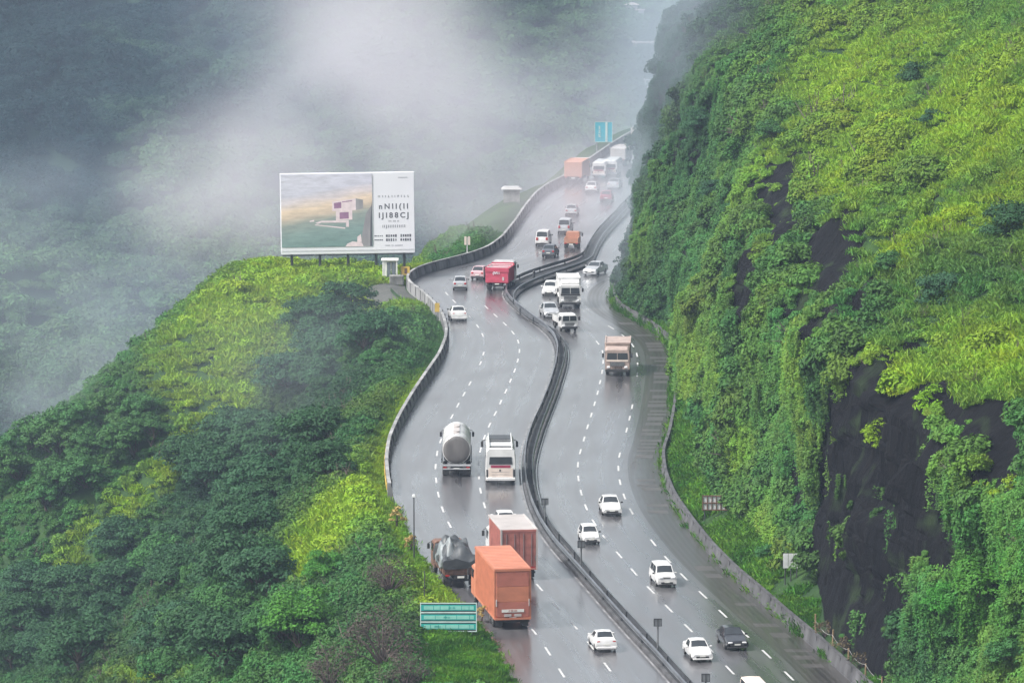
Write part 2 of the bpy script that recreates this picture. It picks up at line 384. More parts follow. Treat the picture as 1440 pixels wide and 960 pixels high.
road_l = tag(strip('road', fL, fM0, 0, M['asphalt'], nx=8), kind='structure')
road_r = tag(strip('road', fM1, fR, 0, M['asphalt'], nx=8), kind='structure')
sh = tag(strip('shoulder', lane('r', .735), lane('r', .992), .004, M['shoulder'], y0=207, y1=530), kind='structure')
mb = MB(); y = 300.0
while y < 505:
    ln = random.uniform(.9, 2.2)
    if random.random() < (.9 if 395 < y < 475 else .45):
        a0, a1 = random.uniform(.78, .82), random.uniform(.93, .965)
        A, B = lane('r', a0), lane('r', a1)
        mb.add([(A(y), y, .008), (B(y), y, .008), (B(y + ln), y + ln, .008), (A(y + ln), y + ln, .008)], [(0, 1, 2, 3)])
    y += ln + random.uniform(.25, 2.5)
tag(mb.build('shoulder_slab', M['slab'], sh), kind='structure')

def dashes(side, fr, y0, y1, parent, cyc=7.4, ln=2.9, w=.075, ph=0):
    mb = MB(); f = lane(side, fr); y = y0 + ph
    while y < y1:
        if random.random() > .05:
            ys = np.linspace(y, y + ln, 5); xs = f(ys); g = np.gradient(xs, ys); n = 1 / np.sqrt(1 + g * g)
            vs, fs = [], []
            for x_, y_, g_, n_ in zip(xs, ys, g, n):
                vs += [(x_ - w * n_, y_ + w * n_ * g_, .006), (x_ + w * n_, y_ - w * n_ * g_, .006)]
            for q in range(4): fs.append((2 * q, 2 * q + 1, 2 * q + 3, 2 * q + 2))
            mb.add(vs, fs)
        g0 = (f(y + 1) - f(y)); y += cyc / math.sqrt(1 + g0 * g0)
    return tag(mb.build('lane_marking', M['paint'], parent), kind='structure')
dashes('l', .345, 215, 512, road_l, ph=1); dashes('l', .672, 215, 505, road_l, ph=3)
dashes('r', .335, 215, 470, road_r, ph=2); dashes('r', .66, 215, 484, road_r, ph=0)
def edge_line(side, fr, parent, y1, w=.11):
    mb = MB(); f = lane(side, fr); ys = np.arange(210, y1, 1.5); xs = f(ys)
    vs = []; 
    for x_, y_ in zip(xs, ys): vs += [(x_ - w, y_, .006), (x_ + w, y_, .006)]
    mb.add(vs, [(2 * q, 2 * q + 1, 2 * q + 3, 2 * q + 2) for q in range(len(ys) - 1)])
    return tag(mb.build('edge_line', M['conc'], parent), kind='structure')
edge_line('l', .985, road_l, 560, .07); edge_line('r', .014, road_r, 520, .05)

# outer barrier of the left carriageway
mb = MB(); sweep(mb, fL, [(0, -.6), (-.02, .25), (-.16, .75), (-.18, 1.0), (-.42, 1.0), (-.45, -1.5)], 371, 745)
lb = mb.build('concrete_barrier', [M['conc'], M['yellow']], smooth=40)
tag(lb, 'long grey concrete parapet along the valley side of the highway', 'barrier')
mb = MB(); sweep(mb, fL, [(-.46, .3), (-.46, .8), (-.50, .8), (-.50, .3)], 372, 404); mb.build('painted_panel', M['yellow'], lb)
mb = MB(); sweep(mb, fL, [(-.15, 1.003), (-.15, 1.06), (-.44, 1.06), (-.44, 1.003)], 371, 744); mb.build('coping', M['cap'], lb)

def joints(parent, fx, o0, o1, z1, y0, y1, step=3.6):
    mb = MB(); y = y0
    while y < y1:
        g = float(fx(y + .5) - fx(y - .5)); n = Vector((1, -g, 0)).normalized(); t_ = Vector((g, 1, 0)).normalized() * .035; p = Vector((float(fx(y)), y, 0))
        a_, b_ = p + n * o0, p + n * o1
        mb.add([a_ - t_, a_ + t_, b_ + t_, b_ - t_] + [q + Vector((0, 0, z1)) for q in (a_ - t_, a_ + t_, b_ + t_, b_ - t_)], [(0, 1, 5, 4), (1, 2, 6, 5), (2, 3, 7, 6), (3, 0, 4, 7), (4, 5, 6, 7)]); y += step
    o = mb.build('joint_pattern', M['conc_dk'], parent); return tag(o, kind='stuff')
joints(lb, fL, -.475, .004, 1.063, 373, 640)
# median
fmid = lambda y: (fM0(y) + fM1(y)) / 2
mw = empty('median_barrier', 'double guard rail on a dark kerbed strip dividing the two carriageways', 'barrier')
ys = np.arange(206, 740, 1.5)
mb = MB(); a, b = fM0(ys) + .02, fM1(ys) - .02
mb.loft([[(p, q, -.3), (p + .02, q, .2), (p + .22, q, .22), (p + .3, q, .1), (r_ - .3, q, .1), (r_ - .22, q, .22), (r_ - .02, q, .2), (r_, q, -.3)] for p, r_, q in zip(a, b, ys)])
mb.build('kerb', M['conc_dk'], mw)
mb = MB(); mb.loft([[(p + .3, q, .08), (p + .34, q, .15), (r_ - .34, q, .15), (r_ - .3, q, .08)] for p, r_, q in zip(a, b, ys)])
mb.build('trough', M['soil'], mw)
wb = [(-.03, .42), (.05, .48), (-.02, .56), (-.02, .62), (.05, .70), (-.03, .78), (-.06, .78), (-.06, .42)]
fA = lambda y: fM0(y) + .26; fB = lambda y: fM1(y) - .26
mb = MB(); sweep(mb, fA, [(-o_, z) for o_, z in wb], 206, 740); mb.build('guard_rail', M['rail'], mw, 50)
mb = MB(); sweep(mb, fB, wb, 206, 740); mb.build('guard_rail', M['rail'], mw, 50)
pm = MB(); pm.box((0, 0, .42), (.12, .16, .72)); post0 = None
for i, y in enumerate(np.arange(292, 560, 8.0)):
    for f, s_ in ((fA, .1), (fB, -.1)):
        if post0 is None: post0 = o = pm.build('post', M['steel_dk'], mw)
        else: o = post0.copy(); C.objects.link(o)
        o.location = (float(f(y)) + s_, y, 0)

# barrier below the cliff
mb = MB(); sweep(mb, fR, [(0, -.4), (.02, .22), (.14, .62), (.16, .82), (.36, .82), (.4, -.6)], 206, 745)
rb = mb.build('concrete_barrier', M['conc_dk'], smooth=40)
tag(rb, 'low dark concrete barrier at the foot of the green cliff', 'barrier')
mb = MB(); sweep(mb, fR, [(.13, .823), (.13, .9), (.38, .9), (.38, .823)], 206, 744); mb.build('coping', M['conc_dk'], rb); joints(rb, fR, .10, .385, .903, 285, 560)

# ------------------------------------------------------------------ the valley-side hillside (height field beside the road)
def shelf(y):
    return 1.6 + 14.5 * sstep(484, 512, y) * (1 - sstep(540, 558, y)) + 3.2 * (1 - sstep(322, 336, y)) + 2.0 * sstep(436, 452, y) * (1 - sstep(540, 560, y))
def hl(X, Y):
    d = fL(Y) - .45 - X
    w = shelf(Y)
    e = np.clip(d - w, 0, None)
    e = np.where(e < 4, e * e / 8, e - 2)
    s = .86 - .22 * sstep(30, 80, d)
    # the hollow between the spur and the road
    z = -.25 - s * e
    k = sstep(.6, 9, d)
    z = z + k * (fbm(X, Y, 0, 22, 3) * 2.4 + fbm(X, Y, 3, 6, 2) * .6)
    z = z - 5.0 * np.exp(-((Y - 462 - .5 * (d - 12)) / 22) ** 2) * sstep(4, 20, d)
    z = z + .26 * (1 - sstep(366, 372, Y)) * (1 - sstep(3, 8, d))
    z = z + .35 * sstep(.5, 2.0, d) * (1 - sstep(3, 8, d)) 
    return np.maximum(z, -88 + 3 * fbm(X, Y, 7, 40, 2))
ds = np.concatenate([np.arange(0, 12, .5), np.arange(12, 70, 1.0), np.arange(70, 330, 6.0)])
ys = np.arange(206, 746, 1.25)
YY = np.repeat(ys[:, None], len(ds), 1); XX = fL(YY) - .3 * sstep(366, 372, YY) - ds[None, :]
ZZ = hl(XX, YY)
hv = np.stack([XX, YY, ZZ], -1).reshape(-1, 3)
hillside = tag(link('hillside', npmesh('hillside', hv, gridfaces(len(ys), len(ds)), [M['hill']])), kind='structure')

def hit_left(u, v):
    d = ray(u, v); t = np.arange(285.0, 760.0, .4)
    X, Y, Z = d[0] * t, d[1] * t, CAMZ + d[2] * t
    ok = (X < fL(Y) - .5) & (Z <= hl(X, Y))
    if not ok.any(): return None
    i = int(np.argmax(ok)); return Vector((X[i], Y[i], float(hl(X[i], Y[i]))))

# gravel pad behind the parapet, below the billboard
pv = []
ys_ = np.arange(503, 523, 1.0)
for y in ys_:
    w_ = 1.0 + 5.0 * max(0.0, math.sin(math.pi * (y - 503) / 19.5)) ** .7
    for q in range(6):
        x = float(fL(y)) - .6 - w_ * q / 5; pv.append((x, y, float(hl(x, y)) + .06))
tag(link('path', npmesh('path', np.array(pv), gridfaces(len(ys_), 6), [M['path']])), kind='structure')

# ------------------------------------------------------------------ the cliff
def cliffpar(y):
    w = .8 + 2.7 * sstep(304, 326, y) * (1 - sstep(395, 430, y)) + .4 * sstep(440, 470, y)
    Hc = np.interp(y, [205, 290, 350, 400, 440, 480, 520, 545, 745], [16, 17, 17.5, 18, 20, 26, 31, 32, 34])
    tn = np.interp(y, [205, 300, 385, 420, 520, 745], [.14, .14, .2, .34, .27, .3])
    sl = np.interp(y, [205, 400, 500, 745], [.86, .86, .9, .9])
    return w, Hc, tn, sl
def cliff_pt(q, y):
    """q: 0..1 grass strip, 1..2 face, 2..3 slope, 3..4 top"""
    w, Hc, tn, sl = cliffpar(y)
    z1 = .35 + .42 * w
    o = np.where(q < 1, .3 + (w - .3) * q, np.where(q < 2, w + (Hc - z1) * tn * (q - 1) ** 1.15,
        np.where(q < 3, w + (Hc - z1) * tn + 36 * (q - 2), w + (Hc - z1) * tn + 36 + 60 * (q - 3))))
    z = np.where(q < 1, -.1 + (z1 + .1) * q, np.where(q < 2, z1 + (Hc - z1) * (q - 1), np.where(q < 3, Hc + 36 * sl * (q - 2) * (1 - .12 * (q - 2)), Hc + 36 * sl * .88 + 6 * (q - 3))))
    X = fR(y) + .25 + o; Y = y + 0 * q; Z = z
    amp = sstep(.9, 1.3, q)
    big = fbm(X * .6, Y, Z * .6, 15, 3); col = fbm(X * .2, Y, Z * .1, 2.6, 4); sm = fbm(X, Y, Z, 4.0, 2)
    disp = amp * (2.6 * big + 1.1 * col * (1 - sstep(1.9, 2.3, q)) + 1.1 * sm)
    wy, wz = y / 1.5 + .5 * fbm(X, Y, Z, 5, 2), Z / 2.6 + .6 * fbm(X, Y, Z + 20, 6, 2)
    blk = _hash(np.floor(wy).astype(np.int64), np.floor(wz).astype(np.int64), 3 + 0 * np.floor(wy).astype(np.int64)) - .5
    blk2 = _hash(np.floor(wy * 2.3).astype(np.int64), np.floor(wz * 1.7).astype(np.int64), 5 + 0 * np.floor(wy).astype(np.int64)) - .5
    disp = disp + amp * (1.1 * blk + .5 * blk2) * (1 - sstep(1.95, 2.15, q))
    cap = np.minimum(1, .4 + 1.0 * sstep(1, 1.6, q))
    disp = disp * cap
    # outward = toward the road on the face, upward on the slope
    f = sstep(1.7, 2.4, q)
    X = X - disp * (.93 - .4 * f); Z = Z + disp * (.2 + .6 * f)
    X = np.maximum(X, fR(y) + .42)
    return X, Y + .3 * disp, Z
qs = np.concatenate([np.linspace(0, 1, 7)[:-1], np.linspace(1, 2, 84)[:-1], np.linspace(2, 3, 50)[:-1], np.linspace(3, 4, 14)])
ysc = np.concatenate([np.arange(206, 290, .8), np.arange(290, 400, .3), np.arange(400, 744, .7)])
QQ, YY = np.meshgrid(qs, ysc)
cx, cy, cz = cliff_pt(QQ, YY)
CLG = (cx, cy, cz)
cme = npmesh('cliff', np.stack([cx, cy, cz], -1).reshape(-1, 3), gridfaces(len(ysc), len(qs)), [M['rock'], M['hill']])
CME = (cme, QQ[:-1, :-1].reshape(-1))
cliff = tag(link('cliff', cme), kind='structure')

# ------------------------------------------------------------------ valley floor and far hills
def hh(X, Y):
    base = -92 + 6 * fbm(X, Y, 0, 120, 3)
    st = 800 + 90 * fbm(X * .0 + 3, X, 1, 260, 2) + .35 * np.clip(X, -400, 400) + 160 * sstep(0, 250, X) * 0
    rise = .34 * np.clip(Y - st, 0, None)
    rise = np.where(rise < 20, rise * rise / 40, rise - 10)
    z = base + rise + sstep(0, 60, rise) * (26 * fbm(X, Y, 5, 170, 4) + 7 * fbm(X, Y, 9, 40, 3))
    top = 62 + 12 * fbm(X, Y, 2, 200, 3)
    z = np.where(z > top - 20, top - 20 + 20 * np.tanh((z - top + 20) / 20), z)
    return np.minimum(z, 85)
gx = np.linspace(-900, 900, 200); gy = np.concatenate([np.linspace(-200, 700, 30)[:-1], np.linspace(700, 1700, 150)[:-1], np.linspace(1700, 3200, 30)])
GX, GY = np.meshgrid(gx, gy)
hz = hh(GX, GY)
hz = np.where((GX > 10) & (GY < 760) & (GY > 190), np.minimum(hz, -40), hz)
tag(link('hills', npmesh('hills', np.stack([GX, GY, hz], -1).reshape(-1, 3), gridfaces(len(gy), len(gx)), [M['valley']])), kind='structure')

# ------------------------------------------------------------------ foliage prototypes
def leafmesh(name, pos, nrm, size, m, aspect=.55):
    n = len(pos)
    nrm = nrm / (np.linalg.norm(nrm, axis=1)[:, None] + 1e-9)
    r_ = rng.normal(size=(n, 3)); a = np.cross(nrm, r_); a /= np.linalg.norm(a, axis=1)[:, None] + 1e-9
    b = np.cross(nrm, a)
    s = size[:, None]
    v = np.stack([pos - a * s, pos + b * s * aspect - nrm * s * .15, pos + a * s, pos - b * s * aspect - nrm * s * .15], 1).reshape(-1, 3)
    f = np.arange(4 * n).reshape(n, 4)
    me = npmesh(name, v, f, [m], False)
    at = me.attributes.new('leafvar', 'FLOAT', 'FACE'); at.data.foreach_set('value', rng.random(n).astype(np.float32))
    return me
def bush_mesh(name, m, blobs=15, per=64, leaf=.092, flat=.8):
    P_, N_, S_ = [], [], []
    for k in range(blobs):
        t = rng.uniform(0, 2 * np.pi); r0 = rng.uniform(.1, .62); c = np.array([r0 * math.cos(t), r0 * math.sin(t), rng.uniform(.1, .75) * flat * (1.1 - r0 * .6)])
        d = rng.normal(size=(per, 3)); d[:, 2] = np.abs(d[:, 2]) * .9 - .15; d /= np.linalg.norm(d, axis=1)[:, None]
        rr = rng.uniform(.26, .42) * rng.uniform(.75, 1.05, (per, 1))
        P_.append(c + d * rr); N_.append(d + rng.normal(size=(per, 3)) * .45 + [0, 0, .35]); S_.append(rng.uniform(.6, 1.3, per) * leaf)
    return leafmesh(name, np.concatenate(P_), np.concatenate(N_), np.concatenate(S_), m)
def grass_mesh(name, m, n=300):
    p = rng.normal(size=(n, 3)) * .42; p[:, 2] = rng.uniform(.05, .42, n)
    nn = rng.normal(size=(n, 3)); nn[:, 2] = np.abs(nn[:, 2]) * .8 + .25
    return leafmesh(name, p, nn, rng.uniform(.055, .125, n), m, .4)
def vine_mesh(name, m, n=460):
    t = rng.uniform(0, 1, n); st = rng.integers(0, 9, n)
    sx = rng.uniform(-.8, .8, 9); sl = rng.uniform(.35, 1, 9)
    p = np.stack([sx[st] + rng.normal(size=n) * .07, rng.normal(size=n) * .14, -3.2 * t * sl[st]], -1)
    nn = rng.normal(size=(n, 3)) * .5 + [0, -1, .5]
    return leafmesh(name, p, nn, rng.uniform(.06, .125, n), m, .6)

def blade_mesh(name, m, n=170):
    p = rng.normal(size=(n, 2)) * .45; h = rng.uniform(.3, .75, n); az = rng.uniform(0, 6.28, n); ln = rng.normal(size=(n, 2)) * .3; w = rng.uniform(.022, .05, n)
    bx, by = np.cos(az) * w, np.sin(az) * w; z0 = np.zeros(n)
    v = np.stack([np.c_[p[:, 0] - bx, p[:, 1] - by, z0], np.c_[p[:, 0] + bx, p[:, 1] + by, z0],
        np.c_[p[:, 0] + bx + ln[:, 0] * .45, p[:, 1] + by + ln[:, 1] * .45, h * .7], np.c_[p[:, 0] + ln[:, 0], p[:, 1] + ln[:, 1], h]], 1).reshape(-1, 3)
    me = npmesh(name, v, np.arange(4 * n).reshape(n, 4), [m], False)
    at = me.attributes.new('leafvar', 'FLOAT', 'FACE'); at.data.foreach_set('value', rng.random(n).astype(np.float32)); return me
def twig_mesh(name, m):
    mb = MB()
    for k in range(9):
        d = Vector((rng.normal() * .45, rng.normal() * .45, 1)).normalized(); l_ = rng.uniform(.8, 1.7); e = d * l_
        mb.tube((0, 0, -.2), e, .035, .012, 4, cap=False)
        for j in range(3): s0 = e * rng.uniform(.4, .9); mb.tube(s0, s0 + Vector(rng.normal(size=3)) * .25 + Vector((0, 0, .2)), .014, .006, 3, cap=False)
    o = mb.build(name, m); me = o.data; bpy.data.objects.remove(o); return me
proto_col = bpy.data.collections.new('plant_sources')
def proto(me):
    o = bpy.data.objects.new(me.name, me); proto_col.objects.link(o); return o
for q in range(4): proto(bush_mesh('a%d_shrub' % q, M['leaf']))
proto(grass_mesh('b0_tuft', M['leaf'])); proto(blade_mesh('b1_blades', M['leaf']))
for q in range(3): proto(vine_mesh('c%d_vine' % q, M['leaf']))
for q in range(2): proto(bush_mesh('d%d_canopy' % q, M['leaf'], 22, 60, .075, .95))
proto(twig_mesh('e0_twigs', M['twig']))

def scatter(name, pts, scl, rot, idx, tint):
    me = bpy.data.meshes.new(name); me.vertices.add(len(pts)); me.vertices.foreach_set('co', np.asarray(pts, np.float32).ravel())
    for nm, ty, dat in (('scl', 'FLOAT_VECTOR', scl), ('rot', 'FLOAT_VECTOR', rot), ('tint', 'FLOAT_COLOR', np.c_[tint, np.ones(len(pts))])):
        a = me.attributes.new(nm, ty, 'POINT'); a.data.foreach_set('color' if ty == 'FLOAT_COLOR' else 'vector', np.asarray(dat, np.float32).ravel())
    a = me.attributes.new('idx', 'INT', 'POINT'); a.data.foreach_set('value', np.asarray(idx, np.int32))
    me.materials.append(M['leaf'])
    o = link(name, me)
    ng = bpy.data.node_groups.new(name, 'GeometryNodeTree')
    ng.interface.new_socket('Geometry', in_out='INPUT', socket_type='NodeSocketGeometry'); ng.interface.new_socket('Geometry', in_out='OUTPUT', socket_type='NodeSocketGeometry')
    N = ng.nodes; gi, go = N.new('NodeGroupInput'), N.new('NodeGroupOutput')
    ci = N.new('GeometryNodeCollectionInfo'); ci.inputs['Collection'].default_value = proto_col; ci.inputs['Separate Children'].default_value = True; ci.inputs['Reset Children'].default_value = True
    ip = N.new('GeometryNodeInstanceOnPoints'); ip.inputs['Pick Instance'].default_value = True
    def na(nm, ty):
        n = N.new('GeometryNodeInputNamedAttribute'); n.data_type = ty; n.inputs['Name'].default_value = nm
        return [s_ for s_ in n.outputs if s_.enabled and s_.name == 'Attribute'][0]
    ng.links.new(gi.outputs[0], ip.inputs['Points']); ng.links.new(ci.outputs[0], ip.inputs['Instance'])
    ng.links.new(na('idx', 'INT'), ip.inputs['Instance Index']); ng.links.new(na('scl', 'FLOAT_VECTOR'), ip.inputs['Scale'])
    e2r = N.new('FunctionNodeEulerToRotation'); ng.links.new(na('rot', 'FLOAT_VECTOR'), e2r.inputs[0]); ng.links.new(e2r.outputs[0], ip.inputs['Rotation'])
    ng.links.new(ip.outputs[0], go.inputs[0])
    md = o.modifiers.new('scatter', 'NODES'); md.node_group = ng
    return o

def segdist(u, v, pl):
    best = np.full(np.shape(u), 1e9)
    for (x0, y0), (x1, y1) in zip(pl[:-1], pl[1:]):
        dx, dy = x1 - x0, y1 - y0; t = np.clip(((u - x0) * dx + (v - y0) * dy) / (dx * dx + dy * dy + 1e-9), 0, 1)
        best = np.minimum(best, np.hypot(u - x0 - t * dx, v - y0 - t * dy))
    return best
def bl(u, v, x, y, rx, ry): return np.exp(-(((u - x) / rx) ** 2 + ((v - y) / ry) ** 2))
def mixc(a, b, w): return np.asarray(a) * (1 - w[:, None]) + np.asarray(b) * w[:, None]
DARK, MID, GREEN, LIME, OLIVE = (.022, .064, .032), (.050, .142, .034), (.060, .195, .020), (.245, .375, .018), (.115, .185, .022)

# --- left hillside cover
n = 175000
dd = rng.uniform(.6, 135, n); dd = np.where(rng.random(n) < .3, rng.uniform(.1, 22, n), dd)
yy = rng.uniform(285, 745, n); dd = np.where(yy > 366, np.maximum(dd, .7), dd - .2); xx = fL(yy) - .45 - dd; zz = hl(xx, yy)
u, v = proj(xx, yy, zz); keep = (u > -60) & (u < 760) & (v > 330) & (v < 1010)
pad = (yy > 504) & (yy < 521.5) & (dd < 5.2); keep &= ~pad
xx, yy, zz, dd, u, v = [a[keep] for a in (xx, yy, zz, dd, u, v)]; n = len(xx)
wb_ = np.maximum.reduce([sstep(64, 24, segdist(u, v, [(560, 400), (440, 400), (380, 405), (320, 450), (255, 520)])), sstep(40, 10, segdist(u, v, [(410, 420), (340, 490), (270, 570)])),
    sstep(36, 10, segdist(u, v, [(340, 560), (260, 640), (180, 710)])) * .9, sstep(30, 8, segdist(u, v, [(130, 740), (95, 790)])) * .6,
    sstep(50, 16, segdist(u, v, [(600, 560), (540, 650), (500, 720), (440, 790)])), sstep(60, 20, segdist(u, v, [(560, 720), (590, 790), (620, 850)])) * .8,
    sstep(50, 20, segdist(u, v, [(640, 905), (700, 950)])) * .6, bl(u, v, 220, 955, 50, 12) * .8, bl(u, v, 400, 470, 60, 40) * .5])
wb_ = np.clip(wb_ * (1 + .45 * fbm(xx, yy, zz, 9, 3)), 0, 1)
wd = np.clip(bl(u, v, 430, 540, 110, 90) + bl(u, v, 330, 700, 130, 90) + bl(u, v, 120, 900, 200, 100) * .8 + bl(u, v, 540, 880, 70, 60), 0, 1)
tint = mixc(MID, np.array(DARK) * .75, np.clip(wd + .3 * fbm(xx, yy, zz, 14, 2), 0, 1))  # dark plants, deepened further to paint in shaded gaps between tree crowns
tint = tint * (1 - np.clip(.5 * fbm(xx, yy, zz + 30, 25, 2), 0, 1)[:, None]) + np.array(OLIVE) * np.clip(.5 * fbm(xx, yy, zz + 30, 25, 2), 0, 1)[:, None]
tint = mixc(tint, LIME, np.clip(wb_, 0, 1) * .85)
grn = np.clip(bl(u, v, 650, 920, 70, 50) + bl(u, v, 590, 760, 40, 70), 0, 1)[:, None] * .7; tint = tint * (1 - grn) + np.array(GREEN) * grn
verge = (u > 585) & (u < 725) & (v > 872) & (v < 985)
tint[verge] = mixc(np.array(GREEN) * .55, np.array(GREEN) * .8 + np.array(LIME) * .2, np.clip(.5 + 1.0 * fbm(xx, yy, zz, 2.5, 3), 0, 1)[verge]) * rng.uniform(.7, 1.2, (verge.sum(), 1))
tuft = (rng.random(n) < np.clip(wb_ * 1.2 + (dd < 2.5), 0, .85)) | verge
idx = np.where(tuft, rng.integers(4, 6, n), rng.integers(0, 4, n))
s_ = np.where(tuft, rng.uniform(.7, 1.25, n), .55 + 1.3 * rng.random(n) ** 2.2); s_ = np.where((dd < 2.2) | verge, np.minimum(s_, .65), s_)
rot = np.c_[rng.normal(size=n) * .15, -.3 + rng.normal(size=n) * .15, rng.uniform(0, 6.28, n)]; rot[:, 1] = rng.normal(size=n) * .15
tw = (rng.random(n) < .012) & ~tuft & (dd > 3); idx[tw] = 11
o = scatter('undergrowth', np.c_[xx, yy, zz - .08], np.c_[s_, s_, s_ * rng.uniform(.7, 1.1, n)], rot, idx, tint)
tag(o, 'dense bright and dark green shrubs and grass covering the valley-side slope', 'undergrowth', kind='stuff')

# --- cliff cover
def bank(y, off): return Vector((float(fR(y)) + .25 + off, y, .3 + .42 * off))
def on_bank(u_, off):
    best = min(np.arange(300, 400, .25), key=lambda y: abs(float(proj(float(fR(y)) + .25 + off, y, .3 + .42 * off)[0]) - u_)); return bank(float(best), off)
SIGNS = [on_bank(1007, 1.9), on_bank(1112, 2.3)]
def rockmask(u, v):
    r_ = np.maximum.reduce([bl(u, v, 1210, 680, 62, 150) * 1.15, bl(u, v, 1215, 850, 70, 170) * 1.1, bl(u, v, 1270, 680, 52, 100) * 1.1, bl(u, v, 1245, 850, 50, 110) * .9, bl(u, v, 1260, 840, 40, 80), bl(u, v, 1165, 800, 22, 160),
        bl(u, v, 1370, 600, 50, 42), bl(u, v, 1420, 650, 36, 40), bl(u, v, 1320, 560, 40, 18), bl(u, v, 1103, 285, 30, 56), bl(u, v, 1165, 362, 48, 46), bl(u, v, 1052, 420, 14, 60), bl(u, v, 1215, 440, 24, 40) * .8,
        bl(u, v, 1130, 680, 18, 50) * .9, bl(u, v, 1330, 760, 30, 50) * .9, bl(u, v, 1260, 930, 40, 30) * .6])
    return r_
pu, pv_ = proj(CLG[0][:-1, :-1], CLG[1][:-1, :-1], CLG[2][:-1, :-1]); fq = CME[1]; rmf = (rockmask(pu, pv_) + .32 * fbm(CLG[0][:-1, :-1], CLG[1][:-1, :-1], CLG[2][:-1, :-1], 4, 3)).reshape(-1)
CME[0].polygons.foreach_set('use_smooth', np.zeros(len(CME[0].polygons), bool))
CME[0].polygons.foreach_set('material_index', np.where((fq < .95) | ((fq > 2.1) & (rmf < .25)), 1, 0).astype(np.int32))
n = 120000
q = rng.choice([0, 1, 2], n, p=[.06, .42, .52]) + rng.random(n); q = np.minimum(q, 2.99)
y = rng.uniform(245, 600, n)
xx, yy, zz = cliff_pt(q, y); u, v = proj(xx, yy, zz)
keep = (u > 830) & (u < 1500) & (v > -60) & (v < 1010)
rm = rockmask(u, v) + .32 * fbm(xx, yy, zz, 4, 3)
rm = np.maximum(rm, np.where((q > 1) & (q < 2.05), rockmask(u, v + 26) * .9, 0))
keep &= (rm < .30 + .16 * rng.random(n)) | (rng.random(n) < .006)
for sp_ in SIGNS: keep &= ~((np.abs(yy - sp_.y + .8) < 2.6) & (np.abs(xx - sp_.x) < 1.5) & (zz < sp_.z + 3.4))
xx, yy, zz, q, y, u, v = [a[keep] for a in (xx, yy, zz, q, y, u, v)]; n = len(xx)
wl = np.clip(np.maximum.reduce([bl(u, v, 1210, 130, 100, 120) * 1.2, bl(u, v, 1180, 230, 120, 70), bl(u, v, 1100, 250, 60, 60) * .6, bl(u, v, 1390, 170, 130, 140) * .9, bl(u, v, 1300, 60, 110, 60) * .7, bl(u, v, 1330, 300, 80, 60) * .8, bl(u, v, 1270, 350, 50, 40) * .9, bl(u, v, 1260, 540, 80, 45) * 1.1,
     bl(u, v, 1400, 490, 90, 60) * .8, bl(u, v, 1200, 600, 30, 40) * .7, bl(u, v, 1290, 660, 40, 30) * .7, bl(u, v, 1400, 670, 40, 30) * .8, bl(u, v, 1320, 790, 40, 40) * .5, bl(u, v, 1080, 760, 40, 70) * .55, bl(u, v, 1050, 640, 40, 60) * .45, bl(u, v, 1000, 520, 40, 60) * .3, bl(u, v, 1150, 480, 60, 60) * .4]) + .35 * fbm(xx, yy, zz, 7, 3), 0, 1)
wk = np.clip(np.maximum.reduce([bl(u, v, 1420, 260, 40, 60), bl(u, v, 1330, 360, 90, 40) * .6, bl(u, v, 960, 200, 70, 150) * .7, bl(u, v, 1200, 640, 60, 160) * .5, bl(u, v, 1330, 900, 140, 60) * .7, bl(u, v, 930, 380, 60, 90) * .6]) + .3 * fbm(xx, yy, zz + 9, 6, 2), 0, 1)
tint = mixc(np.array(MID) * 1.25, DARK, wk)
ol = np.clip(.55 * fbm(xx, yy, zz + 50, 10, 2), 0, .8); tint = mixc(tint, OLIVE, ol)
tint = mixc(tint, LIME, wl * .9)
fr_ = sstep(486, 505, yy); tint = mixc(tint, (.018, .052, .036), fr_ * .85)  # far cliff plants tinted dark bluish: distance haze put into their colour
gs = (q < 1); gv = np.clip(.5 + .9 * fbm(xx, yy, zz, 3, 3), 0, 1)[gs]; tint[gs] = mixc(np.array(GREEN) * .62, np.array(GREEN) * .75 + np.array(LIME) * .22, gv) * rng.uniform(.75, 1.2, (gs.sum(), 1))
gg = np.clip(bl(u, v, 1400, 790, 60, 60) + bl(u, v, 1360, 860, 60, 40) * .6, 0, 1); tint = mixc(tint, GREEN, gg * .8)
face = (q > 1.05) & (q < 2.0)
isv = face & (rng.random(n) < .66)
bigf = fbm(xx, yy, zz + 70, 8, 3) - .5 * wl
tuf = gs | ((q > 2.05) & (rng.random(n) < np.where(bigf > .12, .12, .92)))
idx = np.where(isv, rng.integers(6, 9, n), np.where(tuf, rng.integers(4, 6, n), rng.integers(0, 4, n)))
s_ = np.where(isv, rng.uniform(.5, 1.1, n), np.where(gs, rng.uniform(.5, .9, n), np.where(tuf, rng.uniform(.45, .95, n), np.where(bigf > .12, .6 + 1.7 * rng.random(n) ** 2, .35 + 1.0 * rng.random(n) ** 2.4))))
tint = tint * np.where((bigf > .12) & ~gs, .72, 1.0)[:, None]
rot = np.c_[rng.normal(size=n) * .12, rng.normal(size=n) * .12, rng.uniform(0, 6.28, n)]
rot[isv, 2] = rng.normal(size=isv.sum()) * .5 - 1.0; rot[isv, 0] = 0; rot[isv, 1] = 0
tl = face & ~isv; rot[tl, 1] = -.55 + rng.normal(size=tl.sum()) * .2; rot[tl, 2] = rng.normal(size=tl.sum()) * .5
sx = np.c_[s_, s_, s_ * np.where(isv, rng.uniform(.5, 1.1, n), rng.uniform(.75, 1.1, n))]
tw = (rng.random(n) < .014) & (q > 1.2) & ~isv; idx[tw] = 11
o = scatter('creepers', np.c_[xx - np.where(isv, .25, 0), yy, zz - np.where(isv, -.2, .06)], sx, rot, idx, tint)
tag(o, 'thick lime and dark green creepers and shrubs hanging over the rock cliff', 'vegetation', kind='stuff')

